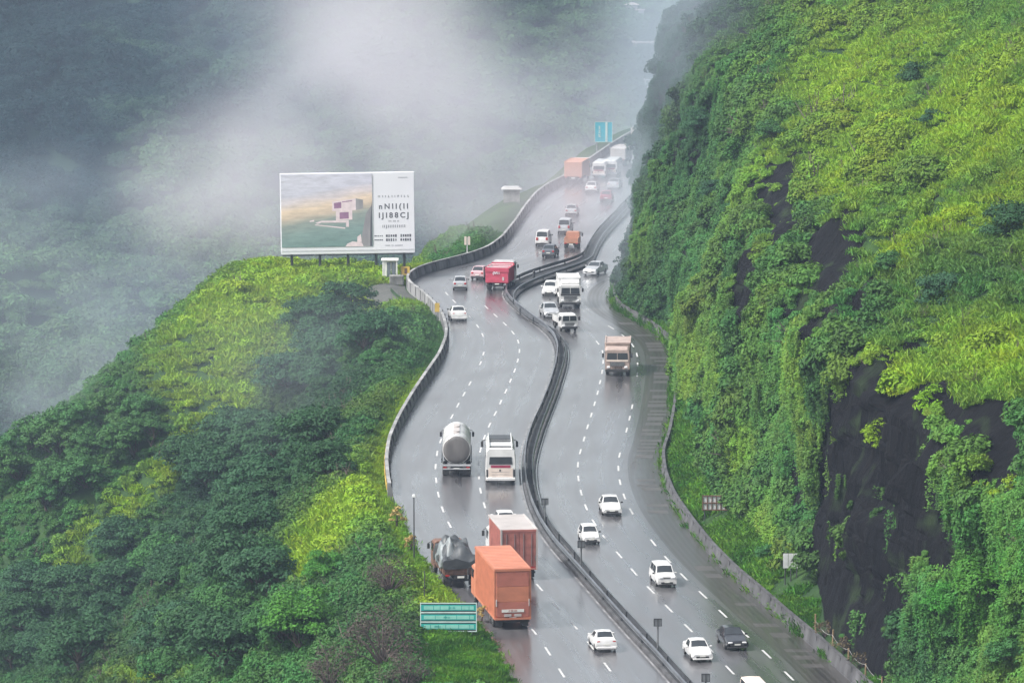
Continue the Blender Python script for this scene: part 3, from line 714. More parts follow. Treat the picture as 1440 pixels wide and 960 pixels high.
# --- forest on the far hills
n = 60000
xx = rng.uniform(-330, 260, n); yy = rng.uniform(640, 1400, n); zz = hh(xx, yy); u, v = proj(xx, yy, zz)
keep = (u > -60) & (u < 1250) & (v > -50) & (v < 700); xx, yy, zz = xx[keep], yy[keep], zz[keep]; n = len(xx)
w = np.clip(.45 + 1.2 * fbm(xx, yy, 3, 60, 4), 0, 1); tint = mixc((.006, .026, .026), (.07, .145, .05), w)
s_ = 2.0 + 4.5 * rng.random(n) ** 1.8
o = scatter('forest', np.c_[xx, yy, zz - .4], np.c_[s_, s_, s_ * .9], np.c_[np.zeros(n), np.zeros(n), rng.uniform(0, 6.28, n)], rng.integers(9, 11, n), tint)
tag(o, 'dark misty forest on the far side of the valley', 'forest', kind='stuff')

exec_parts = True
# ------------------------------------------------------------------ trees
def tree_parts(h, cw, ch, clumps, per, leaf, lm, flat=.55, bare=False, trunk_h=.42):
    tr = MB(); P_, N_, S_ = [], [], []
    top = Vector((rng.normal() * .06 * h, rng.normal() * .06 * h, h * trunk_h))
    base_r = .035 * h + .03
    tr.tube((0, 0, -.5), (top.x * .5, top.y * .5, h * trunk_h * .5), base_r * 1.2, base_r * .85, 7, cap=False)
    tr.tube((top.x * .5, top.y * .5, h * trunk_h * .5), top, base_r * .85, base_r * .6, 7, cap=False)
    for k in range(clumps):
        t = 2.4 * k + rng.normal() * .3; rr = math.sqrt((k + .5) / clumps) * cw / 2 * rng.uniform(.75, 1.0)
        hz_ = h - ch * .5 + ch * .5 * (1 - (rr / (cw / 2)) ** 2) * rng.uniform(.3, 1.0) - ch * .35 * rng.random()
        c = Vector((rr * math.cos(t), rr * math.sin(t), hz_))
        if k % 2 == 0 or bare:
            mid = top.lerp(c, .55) + Vector((0, 0, .1 * h * .4))
            tr.tube(top, mid, base_r * .4, base_r * .22, 5, cap=False); tr.tube(mid, c, base_r * .22, base_r * .07, 5, cap=False)
            if bare:
                for j in range(4):
                    e = c + Vector(rng.normal(size=3)) * .18 * cw; tr.tube(mid.lerp(c, .6), e, base_r * .1, base_r * .03, 4, cap=False)
        cr = cw * rng.uniform(.15, .22)
        d = rng.normal(size=(per, 3)); d /= np.linalg.norm(d, axis=1)[:, None]; d[:, 2] = np.where(d[:, 2] < -.2, -d[:, 2] * .6, d[:, 2])
        P_.append(np.array(c) + d * [1, 1, flat] * cr * rng.uniform(.7, 1.05, (per, 1)))
        N_.append(d + rng.normal(size=(per, 3)) * .4 + [0, 0, .5]); S_.append(rng.uniform(.6, 1.35, per) * leaf)
    cm = leafmesh('crown', np.concatenate(P_), np.concatenate(N_), np.concatenate(S_), lm)
    return tr, cm
def make_tree(name, label, cat, group, **k):
    tr, cm = tree_parts(**k)
    t = empty(name, label, cat, group); tr.build('trunk', M['twig'] if k.get('bare') else M['bark'], t, 60); link('crown', cm, t)
    return t
protos = {}
def plant(key, loc, s=1.0, label=None, group=None, name=None, **k):
    if key not in protos:
        t = make_tree(name, label, k.pop('cat', 'tree'), group, **k); protos[key] = t
    else:
        t = copy_tree(protos[key]); 
        if label: t['label'] = label
        if group: t['group'] = group
        elif 'group' in t: del t['group']
    t.location = loc; t.scale = (s, s, s); t.rotation_euler = (0, 0, random.uniform(0, 6.28)); return t
T_UMB = dict(name='broadleaf_tree', h=4.0, cw=4.6, ch=3.4, clumps=30, per=150, leaf=.125, lm=M['leaf_dark'], flat=.65, trunk_h=.3)
T_RND = dict(name='broadleaf_tree', h=4.4, cw=3.8, ch=3.2, clumps=28, per=150, leaf=.12, lm=M['leaf_mid'], flat=.75, trunk_h=.3)
T_BRI = dict(name='broadleaf_tree', h=5.0, cw=5.4, ch=4.2, clumps=30, per=170, leaf=.13, lm=M['leaf_bright'], flat=.7)
T_LIM = dict(name='broadleaf_tree', h=3.0, cw=3.4, ch=2.6, clumps=18, per=130, leaf=.11, lm=M['leaf_lime'], flat=.7)
T_BAR = dict(name='bare_bush', h=4.4, cw=4.8, ch=3.6, clumps=24, per=60, leaf=.085, lm=M['leaf_brown'], flat=.8, bare=True, trunk_h=.2, cat='bush')
T_DRY = dict(name='dry_plant', h=1.9, cw=1.0, ch=1.8, clumps=12, per=30, leaf=.09, lm=M['leaf_yellow'], flat=.8, trunk_h=.25, cat='plant')
zones = [  # polygon-like boxes in the picture where the wooded patches grow, with a label true of each patch
    ('umb', T_UMB, [(300, 520, 450, 600)], 18, 'dark green tree in the hollow below the billboard', 'dark trees in the hollow', (.9, 1.5)),
    ('rnd', T_RND, [(440, 600, 470, 600)], 9, 'mid green tree on the slope just under the highway parapet', 'trees under the parapet', (.65, 1.0)),
    ('umb', T_UMB, [(270, 520, 620, 780)], 22, 'dark flat-crowned tree in the wooded gully beside the bright green bank', 'trees in the wooded gully', (.9, 1.6)),
    ('rnd', T_RND, [(0, 240, 590, 740)], 22, 'mid green tree on the slope falling into the foggy valley', 'trees on the valley slope', (.9, 1.5)),
    ('umb', T_UMB, [(0, 380, 760, 960)], 36, 'dark tree in the thick wood on the lowest part of the slope', 'trees of the lower wood', (.9, 1.7)),
    ('rnd', T_RND, [(180, 420, 790, 980)], 14, 'mid green tree scattered among darker ones on the lower slope', 'lighter trees of the lower wood', (.8, 1.4)),
]
for key, spec, boxes, cnt, lab, grp, sr in zones:
    k = 0; tries = 0
    while k < cnt and tries < 400:
        tries += 1; b0 = random.choice(boxes); u_, v_ = random.uniform(b0[0], b0[1]), random.uniform(b0[2], b0[3])
        if segdist(np.array([u_]), np.array([v_]), [(350, 560), (260, 640), (180, 710), (60, 810)])[0] < 36: continue
        if segdist(np.array([u_]), np.array([v_]), [(600, 560), (540, 640), (500, 720), (440, 790)])[0] < 50: continue
        if segdist(np.array([u_]), np.array([v_]), [(560, 400), (440, 400), (380, 405), (320, 450), (255, 520)])[0] < 60 or segdist(np.array([u_]), np.array([v_]), [(410, 420), (340, 490), (270, 570)])[0] < 30: continue
        h_ = hit_left(u_, v_)
        if h_ is None: continue
        plant(key, h_ - Vector((0, 0, .5)), random.uniform(*sr), lab, grp, **spec); k += 1
def one(key, spec, u_, v_, s, lab):
    h_ = hit_left(u_, v_)
    if h_: plant(key, h_, s, lab, None, **spec)
one('bri', T_BRI, 425, 925, 1.0, 'large bright green leafy tree left of the bare brown bush')
one('bri', T_BRI, 455, 830, .62, 'smaller bright green tree uphill of the large bright one')
one('bri', T_BRI, 600, 1010, .45, 'bright green leafy bush at the bottom edge below the teal sign board')
one('umb', T_UMB, 372, 655, 1.5, 'biggest dark spreading tree in the middle of the left slope')
one('rnd', T_RND, 560, 985, .55, 'mid green shrub at the foot of the brown bushes')
one('bar', T_BAR, 535, 960, 1.15, 'bare brown bush with dark branching twigs left of the teal sign board')
one('bar', T_BAR, 572, 985, .75, 'smaller leafless bush with black twigs under the teal sign board')
one('bar', T_BAR, 545, 850, .8, 'greyish brown thicket uphill of the bare brown bush')
one('bar', T_BAR, 465, 985, .85, 'low dark twiggy bush at the bottom edge right of the bright tree')
def on_edge(y, off): 
    x = float(fL(y)) - off; return Vector((x, y, float(hl(x, y))))
plant('dry', on_edge(P(573, 745).y, .75), 1.25, 'yellow dry plant leaning on the parapet above the lamp post', None, **T_DRY)
plant('dry', on_edge(P(590, 778).y, .75), 1.0, 'yellow dry clump at the foot of the lamp post', None, **T_DRY)
plant('dry', P(681, 874) + Vector((-.25, 0, 0)), .8, 'yellow dry reeds between the teal sign board and the orange truck', None, **T_DRY)
# bushes that stand out on the cliff
def cliff_find(u_, v_):
    X, Y, Z = CLG; uu, vv = proj(X, Y, Z); d = (uu - u_) ** 2 + (vv - v_) ** 2
    near = d < 60
    if not near.any(): i = np.argmin(d); return Vector((X.flat[i], Y.flat[i], Z.flat[i]))
    dist = np.where(near, Y, 1e9); i = np.argmin(dist); return Vector((X.flat[i], Y.flat[i], Z.flat[i]))
for (u_, v_, s_, key, spec, lab) in [
    (1225, 590, .9, 'lim', T_LIM, 'lime green bush hanging over the top of the black rock face'),
    (1300, 545, .9, 'lim', T_LIM, 'lime green bush above the dark hollow in the cliff'),
    (1290, 680, .6, 'lim', T_LIM, 'small lime bush growing halfway up the black rock face'),
    (1405, 680, .85, 'lim', T_LIM, 'yellow green bush beside the cliff recess at the edge of the frame'),
    (1400, 830, .8, 'bri', T_BRI, 'bright green bush low on the cliff right of the black rock'),
    (1330, 850, .55, 'bri', T_BRI, 'smaller green bush against the right flank of the black rock'),
    (1415, 930, .7, 'rnd', T_RND, 'dark green shrub in the bottom corner under the cliff'),
    (1300, 85, .9, 'umb', T_UMB, 'dark green bush in the upper part of the bright slope'),
    (1320, 145, .6, 'umb', T_UMB, 'small dark bush on the bright green upper slope'),
    (1425, 300, 1.2, 'umb', T_UMB, 'dark tree clump at the edge of the bright slope'),
    (1330, 385, .9, 'umb', T_UMB, 'dark green tree in the band between two lime slopes'),
    (1250, 375, .7, 'rnd', T_RND, 'mid green bush right of the dark rock recess'),
    (1080, 180, .8, 'rnd', T_RND, 'mid green bush on the hazy shoulder of the cliff'),
    (985, 150, .9, 'umb', T_UMB, 'dark hazy tree on the skyline of the cliff'),
    (1000, 245, .7, 'umb', T_UMB, 'dark hazy bush below the skyline tree of the cliff'),
    (1075, 770, .5, 'rnd', T_RND, 'leafy shrub behind the grass bank uphill of the pale upright panel')]:
    p_ = cliff_find(u_, v_ + 14); plant(key, p_ + Vector((.7 if key == 'lim' else 0, 0, -(2.6 if key == 'umb' else 2.0 if key == 'lim' else 1.6) * s_)), s_, lab, None, **spec)
#@@PART2@@
# ------------------------------------------------------------------ vehicles
def quadpanel(mb, pts, off):
    p = [Vector(q) for q in pts]; n = (p[1] - p[0]).cross(p[-1] - p[0]).normalized()
    mb.add([q + n * off for q in p] + [q - n * .01 for q in p], [tuple(range(len(p)))] + [tuple(range(2 * len(p) - 1, len(p) - 1, -1))] + [(i, i + len(p), (i + 1) % len(p) + len(p), (i + 1) % len(p)) for i in range(len(p))])
def wheel(parent, x, y, r, w, dual=False):
    W = MB(); s = 1 if x > 0 else -1
    W.lathe_x((0, 0, 0), [(-w / 2, r * .8), (-w / 2 * .75, r * .97), (0, r), (w / 2 * .75, r * .97), (w / 2, r * .8)], 18)
    t = W.build('wheel', M['tyre'], parent, 35); t.location = (x, y, r)
    H = MB(); H.lathe_x((s * w / 2, 0, 0), [(-s * .03, r * .62), (s * .004, r * .60), (-s * .01, r * .45), (s * .02, r * .2)], 14)
    H.build('rim', M['rim'], t, 35); return t
CARS = {
 'sedan': dict(L=4.3, w=.85, st=[(2.15, .58, .48, .74), (2.07, .72, .6, .85), (1.25, .90, .80, .89), (.82, .96, .88, .88), (.05, 1.40, .91, .70), (-.85, 1.42, .93, .70), (-1.5, 1.02, .94, .84), (-2.05, .97, .88, .86), (-2.15, .70, .58, .84)], cowl=3, wb=(1.32, -1.3)),
 'hatch': dict(L=3.7, w=.80, st=[(1.85, .60, .5, .74), (1.78, .76, .64, .85), (1.2, .94, .84, .88), (.85, 1.0, .9, .88), (.2, 1.46, .93, .72), (-1.2, 1.49, .97, .71), (-1.72, 1.02, .96, .86), (-1.80, .95, .84, .88), (-1.85, .66, .55, .86)], cowl=3, wb=(1.15, -1.2)),
 'suv': dict(L=4.3, w=.88, st=[(2.15, .66, .55, .82), (2.10, .98, .85, .88), (1.3, 1.08, .99, .90), (1.05, 1.12, 1.0, .90), (.55, 1.72, 1.03, .77), (-1.75, 1.76, 1.06, .76), (-2.05, 1.12, 1.05, .88), (-2.12, 1.02, .9, .9), (-2.15, .7, .6, .88)], cowl=3, wb=(1.35, -1.3)),
 'van': dict(L=4.2, w=.82, st=[(2.10, .66, .55, .84), (2.06, .98, .88, .9), (1.85, 1.04, .96, .9), (1.75, 1.08, .98, .9), (1.15, 1.80, 1.02, .80), (-1.9, 1.84, 1.04, .79), (-2.04, 1.12, 1.05, .9), (-2.08, 1.0, .9, .92), (-2.1, .7, .6, .9)], cowl=3, wb=(1.4, -1.35)),
}
def carsec(w, s_):
    y, zt, zb, tf = s_; zw = min(.6, zb - .05)
    l = [(-.84 * w, y, .22), (-.97 * w, y, .33), (-w, y, zw), (-.965 * w, y, zb), (-tf * w, y, zt)]
    return l + [(0, y, zt + .035)] + [(-a, b, c) for a, b, c in l[::-1]]
def car(name, label, kind, paint, group=None, roof_open=False):
    K = CARS[kind]; w = K['w']; st = K['st']; c = K['cowl']
    t = empty(name, label, 'car' if kind != 'van' else 'van', group)
    b = MB(); b.loft([carsec(w, s_) for s_ in st]); b.build('body', paint, t, 28)
    L2 = st[0][0]
    def lerp(i, u): a, d = st[i], st[i + 1]; return tuple(a[k] + (d[k] - a[k]) * u for k in range(4))
    def glass(i, lo, hi, nm, xs=.9):
        g = MB(); a, d = lerp(i, lo), lerp(i, hi)
        A = [(-a[3] * w * xs, a[0], a[1]), (0, a[0], a[1] + .035), (a[3] * w * xs, a[0], a[1])]
        D = [(-d[3] * w * xs, d[0], d[1]), (0, d[0], d[1] + .035), (d[3] * w * xs, d[0], d[1])]
        up = 1 if i == c else -1
        for q in (0, 1):
            pts = [A[q], A[q + 1], D[q + 1], D[q]]
            if up < 0: pts = pts
            p = [Vector(z) for z in pts]; n = (p[1] - p[0]).cross(p[3] - p[0])
            if n.z < 0: pts = pts[::-1]
            quadpanel(g, pts, .014)
        return g.build(nm, M['glass'], t)
    glass(c, .08, .93, 'windscreen'); glass(c + 2, .07, .88, 'rear_window')
    for sd in (-1, 1):
        def sp(i, u, h):
            a = lerp(i, u); xb, zb, xt, zt = .965 * w, a[2], a[3] * w, a[1]
            return (sd * (xb + (xt - xb) * h), a[0], zb + (zt - zb) * h)
        for lo, hi in ((0.02, .46), (.52, .97)):
            g = MB(); pts = [sp(c + 1, lo, .1), sp(c + 1, hi, .1), sp(c + 1, hi, .88), sp(c + 1, lo, .88)]
            n = (Vector(pts[1]) - Vector(pts[0])).cross(Vector(pts[3]) - Vector(pts[0]))
            if n.x * sd < 0: pts = pts[::-1]
            quadpanel(g, pts, .014); g.build('side_window', M['glass'], t)
        g = MB(); pts = [sp(c, .45, .15), sp(c, .96, .1), sp(c, .96, .84)]
        n = (Vector(pts[1]) - Vector(pts[0])).cross(Vector(pts[2]) - Vector(pts[0]))
        if n.x * sd < 0: pts = pts[::-1]
        quadpanel(g, pts, .014); g.build('side_window', M['glass'], t)
        hz_ = st[1][1] - .1
        g = MB(); g.box((sd * .62 * w, st[1][0] + .0, hz_), (.34, .16, .14), bev=.03); g.build('headlight', M['lamp'], t)
        zr = .84 if kind in ('sedan', 'hatch') else 1.0
        g = MB(); g.box((sd * .72 * w, st[-2][0] - .0, zr - .04), (.26, .12, .2 if kind != 'van' else .34), bev=.03); g.build('tail_light', M['tail'], t)
        g = MB(); g.box((sd * (w + .11), lerp(c, .3)[0], lerp(c, .3)[2] + .1), (.2, .1, .14), bev=.03); g.build('mirror', M['trim'] if random.random() < .5 else paint, t)
        for y_ in K['wb']: wheel(t, sd * (w - .085), y_, .31, .19)
    g = MB(); g.box((0, st[0][0] + .005, .42), (1.2 * w, .05, .14), bev=.015); g.box((0, st[1][0] + .035, st[1][1] - .13), (.7 * w, .06, .07), bev=.01); g.build('grille', M['trim'], t)
    g = MB(); g.box((0, st[0][0] + .03, .27), (1.8 * w, .1, .12), bev=.03); g.build('front_bumper', M['trim'] if random.random() < .6 else paint, t)
    g = MB(); g.box((0, st[-1][0] - .02, .36), (1.84 * w, .12, .2), bev=.04); g.build('rear_bumper', paint if kind == 'sedan' else M['trim'], t)
    for y_, n_ in ((st[0][0] + .045, .5), (st[-1][0] - .03, .62)):
        g = MB(); g.box((0, y_ + (.02 if y_ > 0 else -.02), n_), (.46, .02, .11)); g.build('number_plate', M['plate'], t)
    t['L'] = float(2 * L2); return t
def textmesh(name, body, size, m, parent, loc, rot, extr=.004, spc=1.0):
    cu = bpy.data.curves.new(name, 'FONT'); cu.body = body; cu.size = size; cu.align_x = 'CENTER'; cu.align_y = 'CENTER'; cu.extrude = extr; cu.offset = .022 * size; cu.space_character = spc
    tmp = bpy.data.objects.new(name, cu); C.objects.link(tmp); bpy.context.view_layer.update()
    me = bpy.data.meshes.new_from_object(tmp.evaluated_get(bpy.context.evaluated_depsgraph_get())); bpy.data.objects.remove(tmp)
    me.materials.clear(); me.materials.append(m); me.name = name
    o = link(name, me, parent); o.location = loc; o.rotation_euler = rot; return o
REAR = (math.pi / 2, 0, 0)
def cab(t, y0, d, w, h, paint, visor=None, zb=.55, windscreen_h=(.52, .88), grille=True, stripe=None):
    """cab from y0 (its back) to y0+d (its flat front)"""
    b = MB(); hw = w / 2
    def sec(y, tp, top): return [(-hw, y, zb), (-hw, y, zb + (h - zb) * .5), (-hw * tp, y, top - .12), (-hw * tp + .15, y, top), (hw * tp - .15, y, top), (hw * tp, y, top - .12), (hw, y, zb + (h - zb) * .5), (hw, y, zb)]
    b.loft([sec(y0, .96, h), sec(y0 + d * .72, .96, h), sec(y0 + d - .08, .95, h - .12), sec(y0 + d, .97, zb + (h - zb) * .93)])
    b.build('cab', paint, t, 30)
    zz = lambda f: zb + (h - zb) * f; yf = y0 + d
    g = MB(); g.box((0, yf + .012, (zz(windscreen_h[0]) + zz(windscreen_h[1])) / 2), (w * .86, .04, zz(windscreen_h[1]) - zz(windscreen_h[0])), taper=(.95, 1)); ws = g.build('windscreen', M['glass'], t)
    g = MB(); g.box((0, yf + .036, (zz(windscreen_h[0]) + zz(windscreen_h[1])) / 2), (.05, .03, zz(windscreen_h[1]) - zz(windscreen_h[0]))); g.build('divider', paint, ws)
    for sd in (-1, 1):
        g = MB(); g.box((sd * (hw * .99), y0 + d * .62, zz(.70)), (.05, d * .5, (h - zb) * .28)); g.build('side_window', M['glass'], t)
        g = MB(); g.box((sd * hw * .72, yf + .03, zz(.16)), (.3, .08, .2), bev=.03); g.build('headlight', M['lamp'], t)
        g = MB(); g.box((sd * (hw + .2), yf - .1, zz(.68)), (.2, .08, .42), bev=.03); g.tube((sd * hw * .96, yf - .1, zz(.85)), (sd * (hw + .2), yf - .1, zz(.8)), .025); g.build('mirror', M['trim'], t)
        g = MB(); g.box((sd * (hw + .004), y0 + d * .62, zz(.40)), (.012, d * .55, (h - zb) * .72)); g.build('door', paint, t)
    if grille:
        g = MB(); g.box((0, yf + .02, zz(.30)), (w * .6, .05, (h - zb) * .17)); 
        for q in range(4): g.box((0, yf + .05, zz(.235 + .044 * q)), (w * .58, .03, .025), 1)
        g.build('grille', [M['trim'], M['silver']], t)
    g = MB(); g.box((0, yf + .04, zb + .02), (w * .98, .16, .26), bev=.04); g.build('front_bumper', M['trim'], t)
    if stripe:
        g = MB(); g.box((0, yf + .018, zz(.45)), (w * .9, .05, .16)); g.build('front_panel', stripe, t)
    if visor:
        g = MB(); g.box((0, y0 + d * .6, h + .2), (w * .9, d * .5, .4), taper=(.95, .6), bev=.05); g.build('headboard', visor, t)
def chassis(t, L, w, wy, r=.5, z=.78):
    g = MB(); g.box((0, 0, z), (w * .42, L, .3)); g.box((0, -L / 2 + .15, z - .2), (w * .95, .12, .14)); g.box((w * .3, .4, z - .1), (.5, 1.4, .4)); g.box((-w * .3, .2, z - .1), (.5, .9, .4)); g.build('chassis', M['chassis'], t)
    for y_ in wy:
        for sd in (-1, 1): wheel(t, sd * (w / 2 - .22), y_, r, .4 if y_ < L / 2 - 2 else .28)
def rearlamps(t, L, w, z=.95):
    for sd in (-1, 1):
        g = MB(); g.box((sd * w * .4, -L / 2 - .02, z), (.28, .06, .14), bev=.015); g.build('tail_light', M['tail'], t)
        g = MB(); g.box((sd * w * .36, -L / 2 + .35, .42), (.5, .03, .5)); g.build('mud_flap', M['trim'], t)
    g = MB(); g.box((0, -L / 2 - .02, z - .12), (.5, .03, .14)); g.build('number_plate', M['plate'], t)

def box_truck(label, L, w, H, side, door, roof, cabpaint, group=None, style='container', z0=1.0):
    t = empty('box_truck', label, 'truck', group); cl = 2.0; bl_ = L - cl - .3; yb = -L / 2
    chassis(t, L, w, [yb + 1.3, yb + 2.4, L / 2 - 1.3])
    b = MB(); yc = yb + bl_ / 2
    b.box((0, yc, (z0 + H) / 2), (w, bl_, H - z0), 0)
    for sd in (-1, 1):
        k = int(bl_ / .34)
        for q in range(k): b.box((sd * (w / 2 + .012), yb + .2 + (bl_ - .4) * (q + .5) / k, (z0 + H) / 2), (.03, .17, H - z0 - .3), 0)
        b.box((sd * (w / 2 + .015), yc, z0 + .08), (.05, bl_, .16), 0); b.box((sd * (w / 2 + .015), yc, H - .07), (.05, bl_, .14), 0)
        b.box((sd * (w / 2 + .0), yb + .06, (z0 + H) / 2), (.07, .14, H - z0 + .01), 0)
    cg = b.build('cargo_box', side, t)
    g = MB(); g.box((0, yc, H + .012), (w - .02, bl_ - .04, .03), 0)
    for q in range(int(bl_ / .6)): g.box((0, yb + .4 + q * .6, H + .03), (w - .2, .12, .02), 0)
    g.build('roof', roof, t)
    if style == 'container':
        hh_ = (H - z0 - .34) / 3
        for q in range(3):
            g = MB(); g.box((0, yb - .025 - .006 * (q == 0), z0 + .16 + hh_ * (q + .5)), (w * .9, .05, hh_ - .03), bev=.012)
            if q == 2:
                for s_ in range(7): g.box((-w * .38 + s_ * w * .127, yb - .055, z0 + .16 + hh_ * 2.86), (.06, .02, hh_ * .22))
            g.build('rear_panel', (door, side, door)[q], t)
        for sd in (-1, 1):
            g = MB(); g.box((sd * w * .455, yb - .05, z0 + hh_ + .1), (.07, .07, .5), bev=.015); g.build('hinge', M['roofwhite'], t)
    else:
        for sd in (-1, 1):
            g = MB(); g.box((sd * w * .243, yb - .025, (z0 + H) / 2 + .05), (w * .465, .05, H - z0 - .4))
            for q in range(3): g.box((sd * w * .243, yb - .056, z0 + .75 + q * .95), (w * .44, .015, .05))
            d = g.build('rear_door', door, t)
            g = MB()
            for f in (.13, .36): g.tube((sd * w * f, yb - .075, z0 + .3), (sd * w * f, yb - .075, H - .3), .022, n=6)
            g.build('lock_rod', door if style == 'container' else M['steel'], d)
            for q in range(3):
                pass
            g = MB(); g.box((sd * w * .47, yb - .03, z0 + .85), (.05, .06, .4)); g.build('hinge', M['steel'], d)
    g = MB(); g.box((0, yb - .04, z0 + .06), (w, .1, .14)); g.box((0, yb - .04, H - .08), (w, .08, .16)); g.build('door_frame', side, t)
    if style == 'container':
        g = MB(); g.box((0, yb - .085, z0 + .62), (1.55, .02, .2)); g.build('lettered_strip', M['plate'], t)
        for sd in (-1, 1):
            g = MB(); g.box((sd * .35, yb - .085, z0 + .3), (.5, .02, .18), bev=.008); g.build('reflector_plate', M['roofwhite'], t)
        textmesh('lettering', 'II IIIII IIIII', .17, M['orange_dk'], t, (0, yb - .097, z0 + .62), REAR)
    else:
        for sd in (-1, 1):
            g = MB(); g.box((sd * (w / 2 + .03), yb - .02, (z0 + H) / 2), (.12, .16, H - z0 + .06)); g.box((sd * (w / 2 + .03), yc, H + .01), (.12, bl_, .1)); g.build('edge_trim', M['roofwhite'], t)
    cab(t, L / 2 - cl, cl, w * .96, 2.75, cabpaint); rearlamps(t, L, w); t['L'] = L; return t

def tarp_truck(label, L, w):
    t = empty('open_truck', label, 'truck'); yb = -L / 2; cl = 1.9; bl_ = L - cl - .2
    chassis(t, L, w, [yb + 1.2, L / 2 - 1.2])
    b = MB(); yc = yb + bl_ / 2
    for sd in (-1, 1):
        b.box((sd * (w / 2 - .04), yc, 1.55), (.08, bl_, 1.0))
        for q in range(6): b.box((sd * (w / 2 + .02), yb + .25 + q * (bl_ - .5) / 5, 1.55), (.07, .1, 1.05))
    b.box((0, yc, 1.03), (w, bl_, .1)); b.build('cargo_bed', M['brown'], t)
    g = MB(); g.box((0, yb + .03, 1.5), (w - .2, .07, .8))
    for q in range(6): g.box((-w * .4 + w * .16 * q, yb - .02, 1.5), (.06, .05, .85))
    g.build('tailgate', M['brown'], t)
    def lump(y0, y1, hmax, wide, m, nm, ph, xo=0):
        secs = []; K = 18; nq = 12
        for q in range(nq + 1):
            f = q / nq; y = y0 + (y1 - y0) * f; prof = math.sin(math.pi * min(max(f, .06), .94)) ** .45; sec = []
            for k in range(K + 1):
                a = math.pi * k / K; nz = .3 * math.sin(2.3 * a + 3.1 * f * 3 + ph) +   .2 * math.sin(5 * a - 6 * f + 2 * ph) + .05 * math.sin(11 * a + 9 * f)
                x = xo - math.cos(a) * (wide / 2) * (1 + .05 * math.sin(4 * a + 7 * f + ph)); z = 1.7 + hmax * prof * math.sin(a) ** .55 * (1 + nz)
                sec.append((x, y, z))
            secs.append([(xo - wide / 2, y, 1.35 + .15 * math.sin(9 * f + ph))] + sec + [(xo + wide / 2, y, 1.35 + .15 * math.cos(8 * f + ph))])
        b = MB(); b.loft(secs); return b.build(nm, m, t, 60)
    lump(yb - .08, yb + bl_ * .62, .95, w + .12, M['tarp_dk'], 'tarpaulin', .4)
    lump(yb + bl_ * .45, yb + bl_ + .1, 1.25, w + .1, M['tarp_dk'], 'tarpaulin', 2.2)
    lump(yb + bl_ * .12, yb + bl_ * .75, 1.22, w * .62, M['tarp'], 'pale_sheet', 1.1, -w * .22)
    cab(t, L / 2 - cl, cl, w * .94, 2.5, M['brown']); rearlamps(t, L, w); t['L'] = L; return t

def tanker(label, L, w):
    t = empty('tanker_truck', label, 'tanker'); yb = -L / 2; cl = 2.0; tl = L - cl - .5; r = w / 2 - .03; zc = 1.12 + r
    chassis(t, L, w, [yb + 1.2, yb + 2.4, L / 2 - 1.3])
    def ring(y, k, n=28): return [(r * k * math.cos(2 * math.pi * q / n), y, zc + r * k * 1.02 * math.sin(2 * math.pi * q / n)) for q in range(n)]
    b = MB(); b.loft([ring(yb + .16, .96), ring(yb + .2, 1), ring(yb + .2 + tl - .2, 1), ring(yb + tl, .9)], cap=True)
    for f in (.2, .45, .7): b.loft([ring(yb + .2 + tl * f, 1.012), ring(yb + .28 + tl * f, 1.012)])
    tk = b.build('tank', M['tank'], t, 40)
    b = MB(); b.loft([ring(yb + .17, .965), ring(yb + .08, .9), ring(yb + .03, .7), ring(yb, .4), ring(yb - .005, .1)]); b.build('tank_end', M['tank_end'], t, 60)
    g = MB()
    for f in (.25, .6): g.tube((0, yb + tl * f, zc + r * .98), (0, yb + tl * f, zc + r + .16), .26, n=14)
    g.box((0, yb + tl * .5, zc + r + .03), (.5, tl * .7, .04)); g.build('hatch', M['roofwhite'], tk)
    g = MB(); g.box((0, yb - .03, 1.02), (w, .1, .16), bev=.02); g.box((0, yb - .05, .72), (w * .96, .08, .1)); g.build('rear_bumper', M['silver'], t)
    for sd in (-1, 1):
        g = MB(); g.box((sd * (w / 2 + .02), yb + tl * .5, 1.35), (.1, tl * .9, .35)); g.build('side_guard', M['steel_dk'], t)
    cab(t, L / 2 - cl, cl, w * .98, 2.75, M['white']); rearlamps(t, L, w, .85); t['L'] = L; return t

